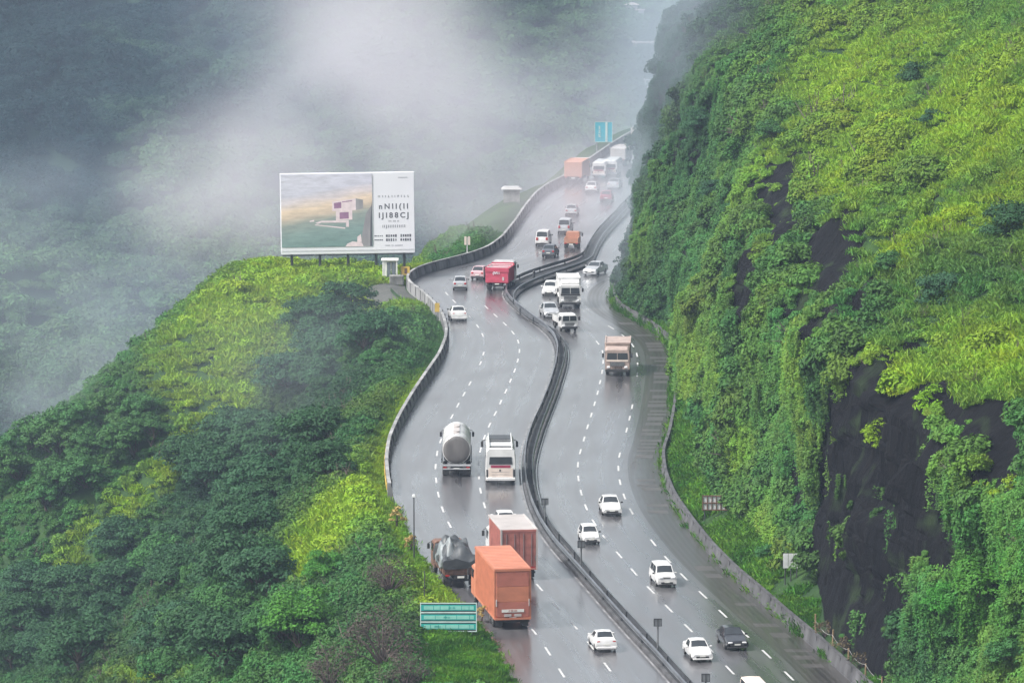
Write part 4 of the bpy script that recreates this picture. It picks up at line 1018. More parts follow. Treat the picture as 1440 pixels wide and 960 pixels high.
def coach(label, L, w, H, name='coach_bus', paint='white', panel='cream', group=None, roofpatch=True, front=False):
    t = empty(name, label, 'bus', group); yb = -L / 2; hw = w / 2
    def sec(y, k, zt): return [(-hw * k, y, .45), (-hw * k, y, 1.9), (-hw * k * .95, y, zt - .22), (-hw * k * .80, y, zt), (hw * k * .80, y, zt), (hw * k * .95, y, zt - .22), (hw * k, y, 1.9), (hw * k, y, .45)]
    b = MB(); b.loft([sec(yb, .97, H - .1), sec(yb + .12, 1, H), sec(L / 2 - .4, 1, H), sec(L / 2, .95, H - .3)]); b.build('body', M[paint], t, 30)
    g = MB(); g.box((0, yb - .01, H * .66), (w * .78, .05, H * .2), taper=(.95, 1)); g.build('rear_window', M['glass'], t)
    g = MB(); g.box((0, yb - .012, H * .5), (w * .66, .05, .2)); g.build('red_lettering_band', M['maroon'], t)
    g = MB(); g.box((0, yb - .008, H * .31), (w * .82, .05, H * .3)); 
    for q in range(3): g.box((0, yb - .035, H * (.22 + .07 * q)), (w * .6, .02, .03), 1)
    g.box((-.05, yb - .04, H * .4), (.12, .03, .16), 2); g.build('engine_cover', [M[panel], M['roofwhite'], M['trim']], t)
    g = MB(); g.box((0, yb - .06, .52), (w * 1.0, .2, .28), bev=.05); g.build('rear_bumper', M[paint], t)
    for sd in (-1, 1):
        g = MB(); g.box((sd * w * .455, yb - .02, H * .3), (.14, .06, .75), bev=.015); g.build('tail_light', M['trim'], t)
        g = MB(); g.box((sd * hw * .985, 0, H * .68), (.05, L * .82, H * .22)); g.build('side_window', M['glass'], t)
        g = MB(); g.box((sd * (hw + .24), L / 2 - .1, H * .74), (.2, .1, .5), bev=.03); g.tube((sd * hw * .9, L / 2 - .2, H * .88), (sd * (hw + .24), L / 2 - .1, H * .82), .03); g.build('mirror', M['trim'], t)
        for y_ in (yb + 1.7, L / 2 - 1.8): wheel(t, sd * (hw - .17), y_, .48, .3)
        g = MB(); g.box((sd * hw * .7, L / 2 + .0, .85), (.34, .08, .2), bev=.03); g.build('headlight', M['lamp'], t)
    if roofpatch:
        g = MB(); g.box((0, L / 2 - 1.9, H + .03), (w * .74, 2.4, .08)); g.build('roof_hatch', M['steel_dk'], t)
        for vy, vl in ((L / 2 - 3.9, .7), (yb + .55, .5)):
            g = MB(); g.box((0, vy, H + .02), (w * .74, vl, .06)); g.build('roof_vent', M['trim'], t)
        for sd in (-1, 1):
            g = MB(); g.box((sd * hw * .77, 0, H + .08), (.12, L * .96, .16), bev=.03); g.build('roof_rail', M['white'], t)
    g = MB(); g.box((0, L / 2 + .0, H * .62), (w * .86, .1, H * .36), taper=(.92, 1)); g.build('windscreen', M['glass'], t)
    t['L'] = L; return t

def dumper(label, L, w, H, paint):
    t = empty('tipper_truck', label, 'truck'); yb = -L / 2; cl = 1.9; bl_ = L - cl - .15; yc = yb + bl_ / 2
    chassis(t, L, w, [yb + 1.1, yb + 2.2, L / 2 - 1.2])
    b = MB(); z0 = .95
    for sd in (-1, 1):
        b.loft([[(sd * (w / 2 - .16), y, z0), (sd * (w / 2 - .08), y, z0), (sd * w / 2, y, H), (sd * (w / 2 - .09), y, H)] for y in (yb, yb + bl_)])
        for q in range(5): b.box((sd * (w / 2 - .01), yb + .3 + q * (bl_ - .6) / 4, (z0 + H) / 2), (.1, .12, H - z0))
        b.box((sd * w / 2, yc, H - .06), (.16, bl_, .14))
    b.box((0, yc, z0 + .06), (w - .2, bl_, .12)); b.box((0, yb + bl_ - .05, (z0 + H) / 2 + .1), (w - .1, .1, H - z0 + .2)); b.build('tipper_body', paint, t)
    g = MB(); g.box((0, yb - .03, (z0 + H) / 2), (w - .1, .08, H - z0 - .02)); g.box((0, yb - .08, H - .28), (w + .06, .1, .42)); g.box((0, yb - .07, z0 + .12), (w * .98, .08, .12)); g.build('tailgate', paint, t)
    textmesh('lettering', '(IVI I', .42, M['board'], t, (-.1, yb - .14, H - .62), REAR); 
    g = MB(); g.box((.75, yb - .09, z0 + .5), (.22, .03, .42), bev=.01); g.build('white_mark', M['roofwhite'], t)
    g = MB(); g.box((0, yc, H - .25), (w - .3, bl_ - .3, .1)); g.build('load', M['maroon'], t)
    for q in range(3):
        g = MB(); g.tube((-w / 2 + .1, yb + .5 + q * (bl_ - 1) / 2, H + .02), (w / 2 - .1, yb + .5 + q * (bl_ - 1) / 2, H + .02), .05); g.build('crossbar', M['white'], t)
    cab(t, L / 2 - cl, cl, w * .95, H + .35, M['white']); rearlamps(t, L, w); t['L'] = L; return t

def front_truck(label, L, w, H, paint, load, name='goods_truck', headboard=None, group=None, stripe=None):
    t = empty(name, label, 'truck', group); yb = -L / 2; cl = 1.9; bl_ = L - cl - .2; yc = yb + bl_ / 2
    chassis(t, L, w, [yb + 1.2, L / 2 - 1.2])
    b = MB(); b.box((0, yc, (1.0 + H) / 2), (w, bl_, H - 1.0), bev=.05)
    for sd in (-1, 1):
        for q in range(6): b.box((sd * (w / 2 + .01), yb + .3 + q * (bl_ - .6) / 5, (1 + H) / 2), (.08, .12, H - 1.1))
        b.box((sd * (w / 2), yc, H), (.12, bl_, .12))
    b.box((0, yb + bl_, H), (w, .1, .14)); b.build('cargo_body', load, t)
    cab(t, L / 2 - cl, cl, w * .98, 2.7, paint, visor=headboard, windscreen_h=(.5, .80), stripe=stripe); rearlamps(t, L, w); t['L'] = L; return t

def pickup(label, paint, bed, name='pickup_truck', group=None):
    t = empty(name, label, 'pickup', group); L, w = 4.6, 1.7; yb = -L / 2
    g = MB(); g.box((0, 0, .6), (.8, L - .1, .2)); g.build('chassis', M['chassis'], t)
    for y_ in (yb + .9, L / 2 - .8):
        for sd in (-1, 1): wheel(t, sd * (w / 2 - .1), y_, .34, .2)
    b = MB(); yc = yb + 1.35
    b.box((0, yc, .82), (w, 2.7, .1))
    for sd in (-1, 1): b.box((sd * (w / 2 - .03), yc, 1.1), (.06, 2.7, .5))
    b.box((0, yb + .03, 1.1), (w - .12, .06, .5)); b.build('cargo_bed', bed, t)
    cab(t, L / 2 - 1.75, 1.75, w, 1.85, paint, zb=.45); rearlamps(t, L, w, .75); t['L'] = L; return t

def place(o, u, v, side, head=None, sc=1.0):
    p = P(u, v); A, B = (fL, fM0) if side == 'l' else (fM1, fR)
    fr = float((p.x - A(p.y)) / (B(p.y) - A(p.y))); fr = min(max(fr, .08), .92); g = lane(side, fr)
    L = o['L'] * sc; o.scale = (sc, sc, sc); y1 = p.y + L * .5
    a = math.atan2(float(g(y1 + 3) - g(y1 - 3)), 6.0) if head is None else R(head)
    o.location = (p.x + math.sin(a) * L / 2, p.y + math.cos(a) * L / 2, .008)
    o.rotation_euler = (0, 0, -a + (0 if side == 'l' else math.pi)); del o['L']
WC = 'white cars on the wet highway'
# carriageway going away (rear views)
place(box_truck('large orange container truck beside the teal sign board', 11.6, 2.5, 4.25, M['orange'], M['orange_dk'], M['orange'], M['orange'], z0=.72), 721, 885, 'l', -8.8)
place(box_truck('dark red box truck with a pale roof ahead of the orange container truck', 9.0, 2.55, 3.75, M['redbox'], M['redbox'], M['roofwhite'], M['white'], style='trim', z0=.8), 730, 816, 'l')
place(tarp_truck('dark open truck with a grey tarpaulin over its load beside the parapet', 7.6, 2.4), 648, 827, 'l')
place(car('hatchback_car', 'white car half hidden in front of the dark red box truck', 'hatch', M['white'], WC), 712, 749, 'l')
place(tanker('white tanker truck with a grimy grey tank end', 10.8, 2.4), 642, 671, 'l')
place(coach('white bus with a dark roof hatch alongside the tanker', 7.6, 2.45, 3.1), 704, 682, 'l')
place(car('sedan_car', 'white sedan seen from behind, nearest the bottom edge left of the median', 'sedan', M['white'], WC), 853, 917, 'l', None, 0.86)
place(car('sedan_car', 'white sedan in the bend by the valley parapet, last of three cars in line', 'sedan', M['white'], WC), 646, 452, 'l')
place(car('hatchback_car', 'grey hatchback ahead of the white sedan in the bend', 'hatch', M['silver']), 647, 409, 'l')
place(car('hatchback_car', 'rose silver car just left of the red tipper truck', 'hatch', M['pink_silver']), 671, 394, 'l')
place(dumper('bright red tipper truck with white lettering and a white cab', 6.4, 2.8, 2.75, M['red']), 699, 409, 'l', 9, .94)
place(car('van', 'small white van on the far carriageway next to the dark hatchback', 'van', M['white']), 762, 347, 'l')
place(car('hatchback_car', 'dark hatchback just behind the small white far van', 'hatch', M['dark_car']), 771, 363, 'l')
place(pickup('orange pickup truck on the far carriageway in the mist', M['faded'], M['faded']), 803, 351, 'l')
place(car('van', 'grey van directly ahead of the orange pickup in the mist', 'van', M['silver']), 793, 330, 'l')
place(car('hatchback_car', 'pale silver car alone in the middle of the misty far road', 'hatch', M['silver']), 803, 305, 'l')
place(front_truck('mist-paled orange truck at the farthest visible bend', 8.0, 2.5, 3.1, M['faded'], M['faded'], headboard=M['white']), 806, 259, 'l')
place(car('hatchback_car', 'white car behind the farthest orange truck, right of it in the mist', 'hatch', M['white'], WC), 831, 272, 'l')
place(car('hatchback_car', 'small maroon car near the foot of the far cliff', 'hatch', M['maroon']), 852, 285, 'l')
place(car('sedan_car', 'pale sedan above the maroon car beside the misty cliff', 'sedan', M['silver']), 862, 267, 'l')
FB = 'white minibuses in the far bend'
place(coach('white minibus in the far bend, nearer the orange truck', 6.0, 2.0, 2.3, 'minibus', group=FB, roofpatch=False), 842, 251, 'l')
place(coach('white minibus in the far bend, second from the orange truck', 6.0, 2.0, 2.4, 'minibus', group=FB, roofpatch=False), 858, 249, 'l')
place(front_truck('white truck in the far bend under the teal blue sign', 7.0, 2.2, 2.6, M['roofwhite'], M['roofwhite']), 869, 234, 'l')
place(front_truck('white truck at the end of the visible road, close to the cliff edge', 6.5, 2.2, 2.4, M['roofwhite'], M['roofwhite']), 897, 203, 'l')
# carriageway coming towards the camera
place(car('sedan_car', 'silver sedan where the road comes round the cliff', 'sedan', M['silver']), 829, 388, 'r')
place(car('hatchback_car', 'white car in the inner lane beside the white goods truck', 'hatch', M['white'], WC), 772, 417, 'r')
place(front_truck('white goods truck with a tall front in the bend by the median', 7.0, 2.35, 3.1, M['white'], M['white'], headboard=M['white'], stripe=M['trim']), 802, 434, 'r')
place(car('sedan_car', 'silver sedan close to the median left of the small white pickup', 'sedan', M['silver']), 777, 448, 'r')
place(pickup('small white pickup behind the silver sedan by the median', M['white'], M['white']), 801, 467, 'r')
place(front_truck('tan goods truck with a brown grimy front, alone in the outer lane', 7.6, 2.4, 2.95, M['tan'], M['tan'], headboard=None, stripe=M['cream']), 868, 529, 'r')
place(car('sedan_car', 'white sedan on the lane line beside the slabbed shoulder', 'sedan', M['white'], WC), 861, 726, 'r', None, 0.92)
place(car('hatchback_car', 'white hatchback near the median behind a small sign post', 'hatch', M['white'], WC), 832, 766, 'r', None, 0.84)
place(car('suv_car', 'white sport utility car with roof rails in the middle lane', 'suv', M['white'], WC), 938, 826, 'r', None, 0.82)
place(car('sedan_car', 'white sedan beside the black sedan near the bottom edge', 'sedan', M['white'], WC), 988, 931, 'r', None, 0.84)
place(car('sedan_car', 'black sedan with a white number plate', 'sedan', M['black_paint']), 1037, 915, 'r', None, 0.9)
place(car('van', 'cream roofed van cut off by the bottom edge of the picture', 'van', M['cream']), 1071, 1003, 'r', None, 0.9)

# ------------------------------------------------------------------ billboard
def billboard():
    t = empty('billboard', 'huge white billboard with a printed house on a green ridge', 'billboard')
    D = P(480, 390, 0).y - 1; dep = D * CP + 60 * SP
    def W_(u, v):   # a point of the board's own vertical plane
        d = ray(u, v); k = D / d[1]; return Vector((d[0] * k, D, CAMZ + d[2] * k))
    a, b = W_(395, 243), W_(584, 357); x0, x1, z1, z0 = a.x, b.x, a.z, b.z; wd, ht = x1 - x0, z1 - z0; cxx = (x0 + x1) / 2
    t.location = (cxx, D, z0 - 2.4); rz = R(3.0); t.rotation_euler = (0, R(-.6), rz)
    B = 2.4
    g = MB(); g.box((0, .25, B + ht / 2), (wd, .3, ht), bev=.04); g.build('panel', M['board'], t)
    m = bpy.data.materials.new('sunset_print'); m.use_nodes = True; nt = m.node_tree; pb = nt.nodes['Principled BSDF']; pb.inputs['Roughness'].default_value = .6
    tc = nt.nodes.new('ShaderNodeTexCoord'); sp = nt.nodes.new('ShaderNodeSeparateXYZ'); nt.links.new(tc.outputs['Object'], sp.inputs[0])
    nz = nt.nodes.new('ShaderNodeTexNoise'); nz.inputs['Scale'].default_value = .5; nz.inputs['Detail'].default_value = 4
    mp = nt.nodes.new('ShaderNodeMapping'); mp.inputs['Scale'].default_value = (.35, 1, 1.6); nt.links.new(tc.outputs['Object'], mp.inputs[0]); nt.links.new(mp.outputs[0], nz.inputs['Vector'])
    ma = nt.nodes.new('ShaderNodeMath'); ma.operation = 'MULTIPLY_ADD'; ma.inputs[1].default_value = 1.3; nt.links.new(nz.outputs['Fac'], ma.inputs[0]); nt.links.new(sp.outputs['Z'], ma.inputs[2])
    mx = nt.nodes.new('ShaderNodeMath'); mx.operation = 'MULTIPLY_ADD'; mx.inputs[1].default_value = -.16; nt.links.new(sp.outputs['X'], mx.inputs[0]); nt.links.new(ma.outputs[0], mx.inputs[2])
    mr = nt.nodes.new('ShaderNodeMapRange'); mr.inputs[1].default_value = B + .8; mr.inputs[2].default_value = B + ht + .6; nt.links.new(mx.outputs[0], mr.inputs[0])
    rp = nt.nodes.new('ShaderNodeValToRGB'); el = rp.color_ramp.elements; el[0].position = 0; el[0].color = (.13, .23, .22, 1); el[1].position = 1; el[1].color = (.62, .61, .70, 1)
    for p_, c_ in ((.3, (.22, .31, .30)), (.47, (.30, .34, .32)), (.56, (.62, .50, .40)), (.64, (.78, .62, .48)), (.74, (.68, .60, .62)), (.85, (.58, .57, .66))):
        e = el.new(p_); e.color = (*c_, 1)
    nt.links.new(mr.outputs[0], rp.inputs[0])
    n5 = nt.nodes.new('ShaderNodeTexNoise'); n5.inputs['Scale'].default_value = 1.3; n5.inputs['Detail'].default_value = 8; n5.inputs['Roughness'].default_value = .7; nt.links.new(mp.outputs[0], n5.inputs['Vector'])
    m5 = nt.nodes.new('ShaderNodeMapRange'); m5.inputs[1].default_value = .3; m5.inputs[2].default_value = .7; m5.inputs[3].default_value = .62; m5.inputs[4].default_value = 1.3; nt.links.new(n5.outputs['Fac'], m5.inputs[0])
    x5 = nt.nodes.new('ShaderNodeMix'); x5.data_type = 'RGBA'; x5.blend_type = 'MULTIPLY'; x5.inputs[0].default_value = .6; nt.links.new(rp.outputs[0], x5.inputs[6]); nt.links.new(m5.outputs[0], x5.inputs[7])
    nt.links.new(x5.outputs[2], pb.inputs['Base Color'])
    px0, px1 = -wd / 2 + .1, -wd / 2 + wd * .685; pz0, pz1 = B + ht * .09, B + ht - .12
    g = MB(); g.box(((px0 + px1) / 2, .085, (pz0 + pz1) / 2), (px1 - px0, .03, pz1 - pz0)); pic = g.build('printed_picture', m, t)
    pw, ph_ = px1 - px0, pz1 - pz0
    def q4(mb, pts, mi, off):  # points in picture fractions (x right, y up)
        mb.add([(px0 + pw * x, .066 - off, pz0 + ph_ * y) for x, y in pts], [tuple(range(len(pts)))], mi)
    g = MB()
    q4(g, [(.02, .0), (1, 0), (1, .30), (.8, .36), (.5, .42), (.3, .45), (.12, .40), (.02, .34)], 3, .001)
    q4(g, [(.56, .62), (.82, .66), (.82, .50), (.56, .49)], 0, .004)          # upper storey
    q4(g, [(.82, .66), (.90, .64), (.90, .52), (.82, .50)], 2, .004)
    q4(g, [(.58, .60), (.66, .615), (.66, .53), (.58, .525)], 1, .007); q4(g, [(.67, .62), (.78, .635), (.78, .622), (.67, .607)], 1, .007)
    q4(g, [(.60, .49), (.78, .50), (.78, .37), (.60, .36)], 0, .003); q4(g, [(.64, .47), (.74, .475), (.74, .385), (.64, .38)], 1, .006)
    q4(g, [(.37, .33), (.44, .36), (.74, .36), (.74, .27), (.71, .27), (.71, .33), (.44, .335), (.40, .315)], 0, .005)
    q4(g, [(.38, .31), (.70, .262), (.70, .245), (.36, .30)], 0, .006)
    q4(g, [(.31, .36), (.36, .375), (.36, .35), (.31, .345)], 0, .005)
    q4(g, [(.86, .0), (.99, .0), (.99, .56), (.93, .45), (.89, .2)], 2, .004); q4(g, [(.97, 0), (.995, 0), (.995, .62), (.98, .4)], 4, .006)
    q4(g, [(.70, .0), (.90, .0), (.88, .05), (.78, .07), (.72, .04)], 0, .006); q4(g, [(.83, .05), (.88, .06), (.87, .17), (.83, .13)], 0, .007)
    g.build('printed_house', [M['houseW'], M['houseP'], M['houseG'], m, M['ink']], pic)
    tx0, tx1 = px1 + .25, wd / 2 - .3; tcx = (tx0 + tx1) / 2 + .05; YT = .09
    rot = (math.pi / 2, 0, 0)
    for s_, sz, f, dx in (('IIIIIIIIIIIIII', .16, .93, 1.1), ('II I I L I I F I L L', .34, .70, 0), ('nNII(II', .86, .575, 0), ('IJI88CJ', .86, .465, 0), ('III III II', .26, .395, 0), ('IIJIIIIIIIIII', .44, .33, 0), ('IIIIIII  III  IIIIIIIIIIII', .16, .095, 0)):
        textmesh('lettering', s_, sz, M['ink'], t, (tcx + dx, YT, B + ht * f), rot, .004, 1.45)
    g = MB()
    for bx, bw_, rows in ((-1.75, 1.0, 2), (-.3, 1.3, 2), (1.35, 1.3, 2)):
        for r_ in range(rows):
            for q in range(5):
                hh2 = .34 if bx > -1 else .16
                g.box((tcx + bx - bw_ / 2 + bw_ * (q + .5) / 5, .092, B + ht * (.215 - .05 * r_)), (bw_ / 5 * random.uniform(.45, .85), .012, hh2 * random.uniform(.7, 1)))
    g.build('logo_block', M['ink'], t)
    g = MB(); g.box((0, .07, B + ht * .045), (wd - .1, .012, .05)); g.box((px1 + .08, .082, B + ht * .53), (.05, .012, ht * .86)); g.build('panel_seam', M['panelgrey'], t)
    g = MB(); g.box((0, .62, B - .14), (wd * .98, .8, .1)); g.box((0, .7, B + .5), (wd * .95, .1, .12))
    for q in range(12): g.box((-wd * .47 + wd * .94 * q / 11, .62, B - .14), (.06, .78, .16))
    g.build('catwalk', M['steel_dk'], t)
    for q in range(5):
        g = MB(); x = -wd * .42 + wd * .84 * q / 4
        g.tube((x, .65, -3.5), (x, .65, B + ht * .9), .16, n=10); g.build('post', M['steel_dk'], t)
        g = MB(); g.tube((x, .65, B + ht * .5), (x, 3.2, -2.0), .07, n=6); g.build('brace', M['steel_dk'], t)
billboard()

# ------------------------------------------------------------------ signs and roadside things
def sign_on_posts(name, label, cat, x, y, z, w, h, zb, m, posts, fm, group=None, rz=0):
    t = empty(name, label, cat, group); t.location = (x, y, z); t.rotation_euler = (0, 0, rz)
    g = MB(); g.box((0, 0, zb + h / 2), (w, .06, h)); g.build('panel', m, t)
    g = MB(); b_ = min(.06, w * .08)
    for sx in (-1, 1): g.box((sx * (w / 2 - b_ / 2), -.01, zb + h / 2), (b_, .09, h + .004))
    for sz in (-1, 1): g.box((0, -.012, zb + h / 2 + sz * (h / 2 - b_ / 2)), (w - 2 * b_, .09, b_))
    g.build('frame', fm, t)
    for px in posts:
        g = MB(); g.tube((px, .1, -.8), (px, .1, zb + h * .95), .06, n=8); g.build('post', M['steel'], t)
    return t
# big teal board at the verge
p = hit_left(630, 893) or P(630, 893); Yb = p.y
a, b = P(593, 889, p.z + .0), P(667, 889, p.z)
bw = 3.85; bx = (593 + 667) / 2; px_ = (bx - 720) / F * (Yb / CP)
t = sign_on_posts('road_sign', 'wide teal sign board with pale lettered strips on the grass verge', 'sign', px_, Yb, p.z, bw, 2.0, .2, M['steel_dk'], (-1.6, 1.6), M['signtext'])
for k, zz in enumerate((1.86, 1.20, .56)):
    g = MB(); g.box((0, -.045, zz), (bw - .12, .03, .40)); s_ = g.build('sign_strip', M['teal'], t)
    g = MB(); x = -bw / 2 + .25
    while x < bw / 2 - .3:
        l_ = random.uniform(.35, .85); l_ = min(l_, bw / 2 - .2 - x); g.box((x + l_ / 2, -.066, zz), (l_, .012, .25)); x += l_ + .04
    g.build('text_strip', M['mint'], s_); textmesh('lettering', random.choice(('IIIIFLII', 'JIII I IIL', 'IFIII LI')), .17, M['teal'], s_, (random.uniform(-.9, .6), -.078, zz), REAR, .002)
for zz in (1.53, .88):
    g = MB(); g.box((0, -.05, zz), (bw - .1, .03, .08)); g.build('rail', M['signtext'], t)
# far teal sign
q = P(848, 222); fx = float(fL(q.y)) - 1.0; Yt = q.y + 6
pp = P(848, 200, 0); 
t = sign_on_posts('road_sign', 'teal blue direction sign high above the far bend', 'sign', (848 - 720) / F * (Yt / CP), Yt, 0, 2.65, 3.05, 1.0, M['tealblue'], (-1.0, 1.0), M['signtext'])
zbot = CAMZ - Yt * math.tan(PITCH + math.atan((200 - 480) / F)); zo = zbot
for ch in t.children: ch.location.z += zo - 1.0
for px in (-1.0, 1.0):
    g = MB(); g.tube((px, .12, -1.5), (px, .12, zo), .1, n=8); g.build('post', M['steel'], t)
g = MB(); g.box((.42, -.05, zo + 1.52), (.32, .03, 2.9)); g.build('white_band', M['signtext'], t)
textmesh('lettering', 'S\nZ\n%', .62, M['signtext'], t, (-.62, -.05, zo + 1.55), REAR)
# lamp post at the verge
b_ = on_edge(P(596, 790).y, .8); t = empty('lamp_post', 'slim grey lamp post with a small square lamp by the parapet', 'lamp post'); t.location = b_
g = MB(); g.tube((0, 0, -.5), (0, 0, 4.9), .06, .04, 8); g.build('pole', M['steel_dk'], t)
g = MB(); g.box((0, 0, 5.0), (.3, .3, .22), taper=(.7, .7), bev=.03); g.build('lamp_head', M['panelgrey'], t)
b_ = on_edge(P(622, 832).y, .7); 
t = empty('signpost', 'thin dark pole rising from the bushes left of the teal sign board', 'post'); t.location = hit_left(597, 858); g = MB(); g.tube((0, 0, -.5), (0, 0, 2.6), .035, .03, 7); g.tube((0, 0, 1.9), (.1, 0, 2.62), .02, .015, 5); g.build('pole', M['steel_dk'], t); g = MB(); g.box((0, 0, 2.68), (.1, .1, .12), taper=(.5, .5)); g.build('cap', M['steel_dk'], t)
# square signs standing on the median
for (u_, v_, hgt, lab) in ((822, 806, 2.3, 'small square sign on the median in front of the white hatchback'), (934, 926, 2.6, 'small framed sign on the median near the bottom edge, left of the white sedan'), (764, 742, 2.2, 'faint small sign on the median near the dark red box truck'), (1001, 1000, 2.3, 'small sign on the median cut by the bottom edge')):
    y_ = P(u_, v_).y; t = sign_on_posts('median_sign', lab, 'sign', float(fmid(y_)), y_, .12, .55, .52, hgt - .5, M['steel'], (0,), M['steel_dk'], group='small square signs on the median')
    g = MB(); g.box((0, -.05, hgt - .24), (.05, .03, .5)); g.build('mullion', M['steel_dk'], t)
t = empty('marker_post', 'short dark post on the median in the bend', 'post'); y_ = P(743, 394).y; t.location = (float(fmid(y_)), y_, .1)
g = MB(); g.tube((0, 0, 0), (0, 0, .9), .16, .14, 10); g.build('post', M['steel_dk'], t); g = MB(); g.tube((0, 0, .9), (0, 0, 1.0), .17, .1, 10); g.build('cap', M['trim'], t)
# yellow marker at the verge, sign mast beyond
t = empty('marker_sign', 'narrow yellow marker sign at the valley verge beside the white sedan', 'sign'); t.location = on_edge(P(618, 452).y, .75)
g = MB(); g.box((0, 0, 1.75), (.5, .05, .95)); g.build('panel', M['yellow'], t); g = MB(); g.tube((0, .06, -.5), (0, .06, 1.6), .05); g.build('post', M['steel'], t)
t = empty('mast', 'pale post with two small boards behind the far parapet', 'post'); t.location = on_edge(P(668, 366).y, .9)
g = MB(); g.tube((0, 0, -.5), (0, 0, 3.0), .06); g.build('pole', M['white'], t)
for sx in (-.22, .22):
    g = MB(); g.box((sx, -.06, 2.6), (.26, .05, 1.0)); g.build('board', M['cream'], t)
# booth, yellow box, stones on the pad
ybo = P(552, 392).y; z_ = float(hl((552 - 720) / F * ybo, ybo))
t = empty('booth', 'white glazed booth on the pad under the billboard corner', 'booth'); xb = (552 - 720) / F * (ybo / CP + 7); t.location = (xb, ybo - 3, float(hl(xb, ybo - 3)))
g = MB()
for sx in (-1, 1):
    for sy in (-1, 1): g.box((sx * .78, sy * .7, 1.1), (.14, .14, 2.6))
g.box((0, 0, -.0), (1.7, 1.5, .3)); g.build('frame', M['booth'], t)
g = MB(); g.box((0, 0, 2.46), (1.95, 1.75, .16), bev=.03); g.build('roof', M['booth'], t)
g = MB(); g.box((-.55, -.7, 1.2), (.36, .06, 2.4)); g.box((0, .7, 1.2), (1.45, .06, 2.4)); g.build('wall', M['booth'], t)
for x_ in (-.12, .42):
    g = MB(); g.box((x_, -.69, 1.35), (.42, .04, 1.7)); g.build('window', M['boothd'], t)
t = empty('generator', 'grey ribbed machine in front of the white booth', 'machine'); t.location = (xb + .8, ybo - 5.2, float(hl(xb + .8, ybo - 5.2)))
g = MB(); g.box((0, 0, .6), (1.6, .9, 1.1), bev=.06); 
for q in range(7): g.box((-.6 + q * .2, -.47, .65), (.08, .04, .8))
g.build('housing', M['rock_grey'], t); g = MB(); g.tube((.5, 0, 1.1), (.5, 0, 1.6), .06); g.build('exhaust', M['steel_dk'], t)
t = empty('notice_board', 'yellow notice board right of the white booth', 'sign'); t.location = (xb + 1.75, ybo - 3.4, float(hl(xb + 1.75, ybo - 3.4)))
g = MB(); g.box((0, 0, 1.55), (1.0, .06, 1.0)); pn = g.build('panel', M['yellow'], t); g = MB(); g.box((.05, -.04, 1.55), (.3, .02, .6)); g.build('print', M['brown'], pn)
for sx in (-.4, .4):
    g = MB(); g.tube((sx, .06, -.6), (sx, .06, 1.9), .05); g.build('post', M['wood'], t)
# panels on the grass bank below the cliff
t = empty('grid_sign', 'pale gridded sign panel with dark bars on the grass bank', 'sign'); t.location = SIGNS[0] + Vector((0, 0, .35))
g = MB(); g.box((0, 0, .55), (2.1, .05, 1.15)); g.build('panel', M['panelgrey'], t)
g = MB()
for q in range(7): g.box((-1.05 + .35 * q, -.05, .55), (.07, .06, 1.2))
for q in range(3): g.box((0, -.06, .0 + .55 * q), (2.2, .06, .08))
g.build('grid', M['brown'], t)
for sx in (-.9, .9):
    g = MB(); g.tube((sx, .08, -.9), (sx, .08, .9), .05); g.build('post', M['steel_dk'], t)
t = empty('upright_sign', 'pale upright panel of three boards on dark legs by the cliff', 'sign'); t.location = SIGNS[1]
for q in range(3):
    g = MB(); g.box((-.38 + .38 * q, 0, 1.35), (.35, .05, 1.05)); g.build('board', M['panelgrey'], t)
for sx in (-.4, 0, .42):
    g = MB(); g.tube((sx, .07, -.6), (sx, .07, 1.8), .045); g.build('leg', M['steel_dk'], t)
# broken fence in the bottom corner
t = empty('rope_fence', 'broken wooden post fence with a sagging rope at the foot of the black rock', 'fence'); yf0 = P(1150, 915).y
pts = []
for q in range(5):
    y_ = yf0 + 4 - q * 5.0; pts.append(Vector((float(fR(y_)) + .75, y_, .3)))
t.location = pts[0]
for k, q in enumerate(pts):
    l_ = q - pts[0]; g = MB(); g.tube((l_.x, l_.y, -.6), (l_.x + random.uniform(-.1, .1), l_.y, random.uniform(1.0, 1.5)), .07, .06, 7); g.build('post', M['wood'], t)
g = MB()
for k in range(len(pts) - 1):
    a, b = pts[k] - pts[0], pts[k + 1] - pts[0]
    prev = None
    for q in range(7):
        f = q / 6; c = a.lerp(b, f) + Vector((0, 0, 1.0 - 1.1 * f * (1 - f)))
        if prev is not None: g.tube(prev, c, .018, n=5, cap=False)
        prev = c
g.build('rope', M['rock_grey'], t)
for k, (u_, v_) in enumerate(((1140, 905), (1165, 930), (1195, 950))):
    y_ = P(u_, v_).y; pt = Vector((float(fR(y_)) + 1.0, y_, .2))
    plant('twg', pt, 1.0, 'tangle of dry twigs along the fence under the black rock', 'dry twigs along the rope fence', name='dry_bush', h=1.5, cw=1.9, ch=1.1, clumps=12, per=14, leaf=.09, lm=M['leaf_dry'], flat=.7, bare=True, trunk_h=.15, cat='bush')

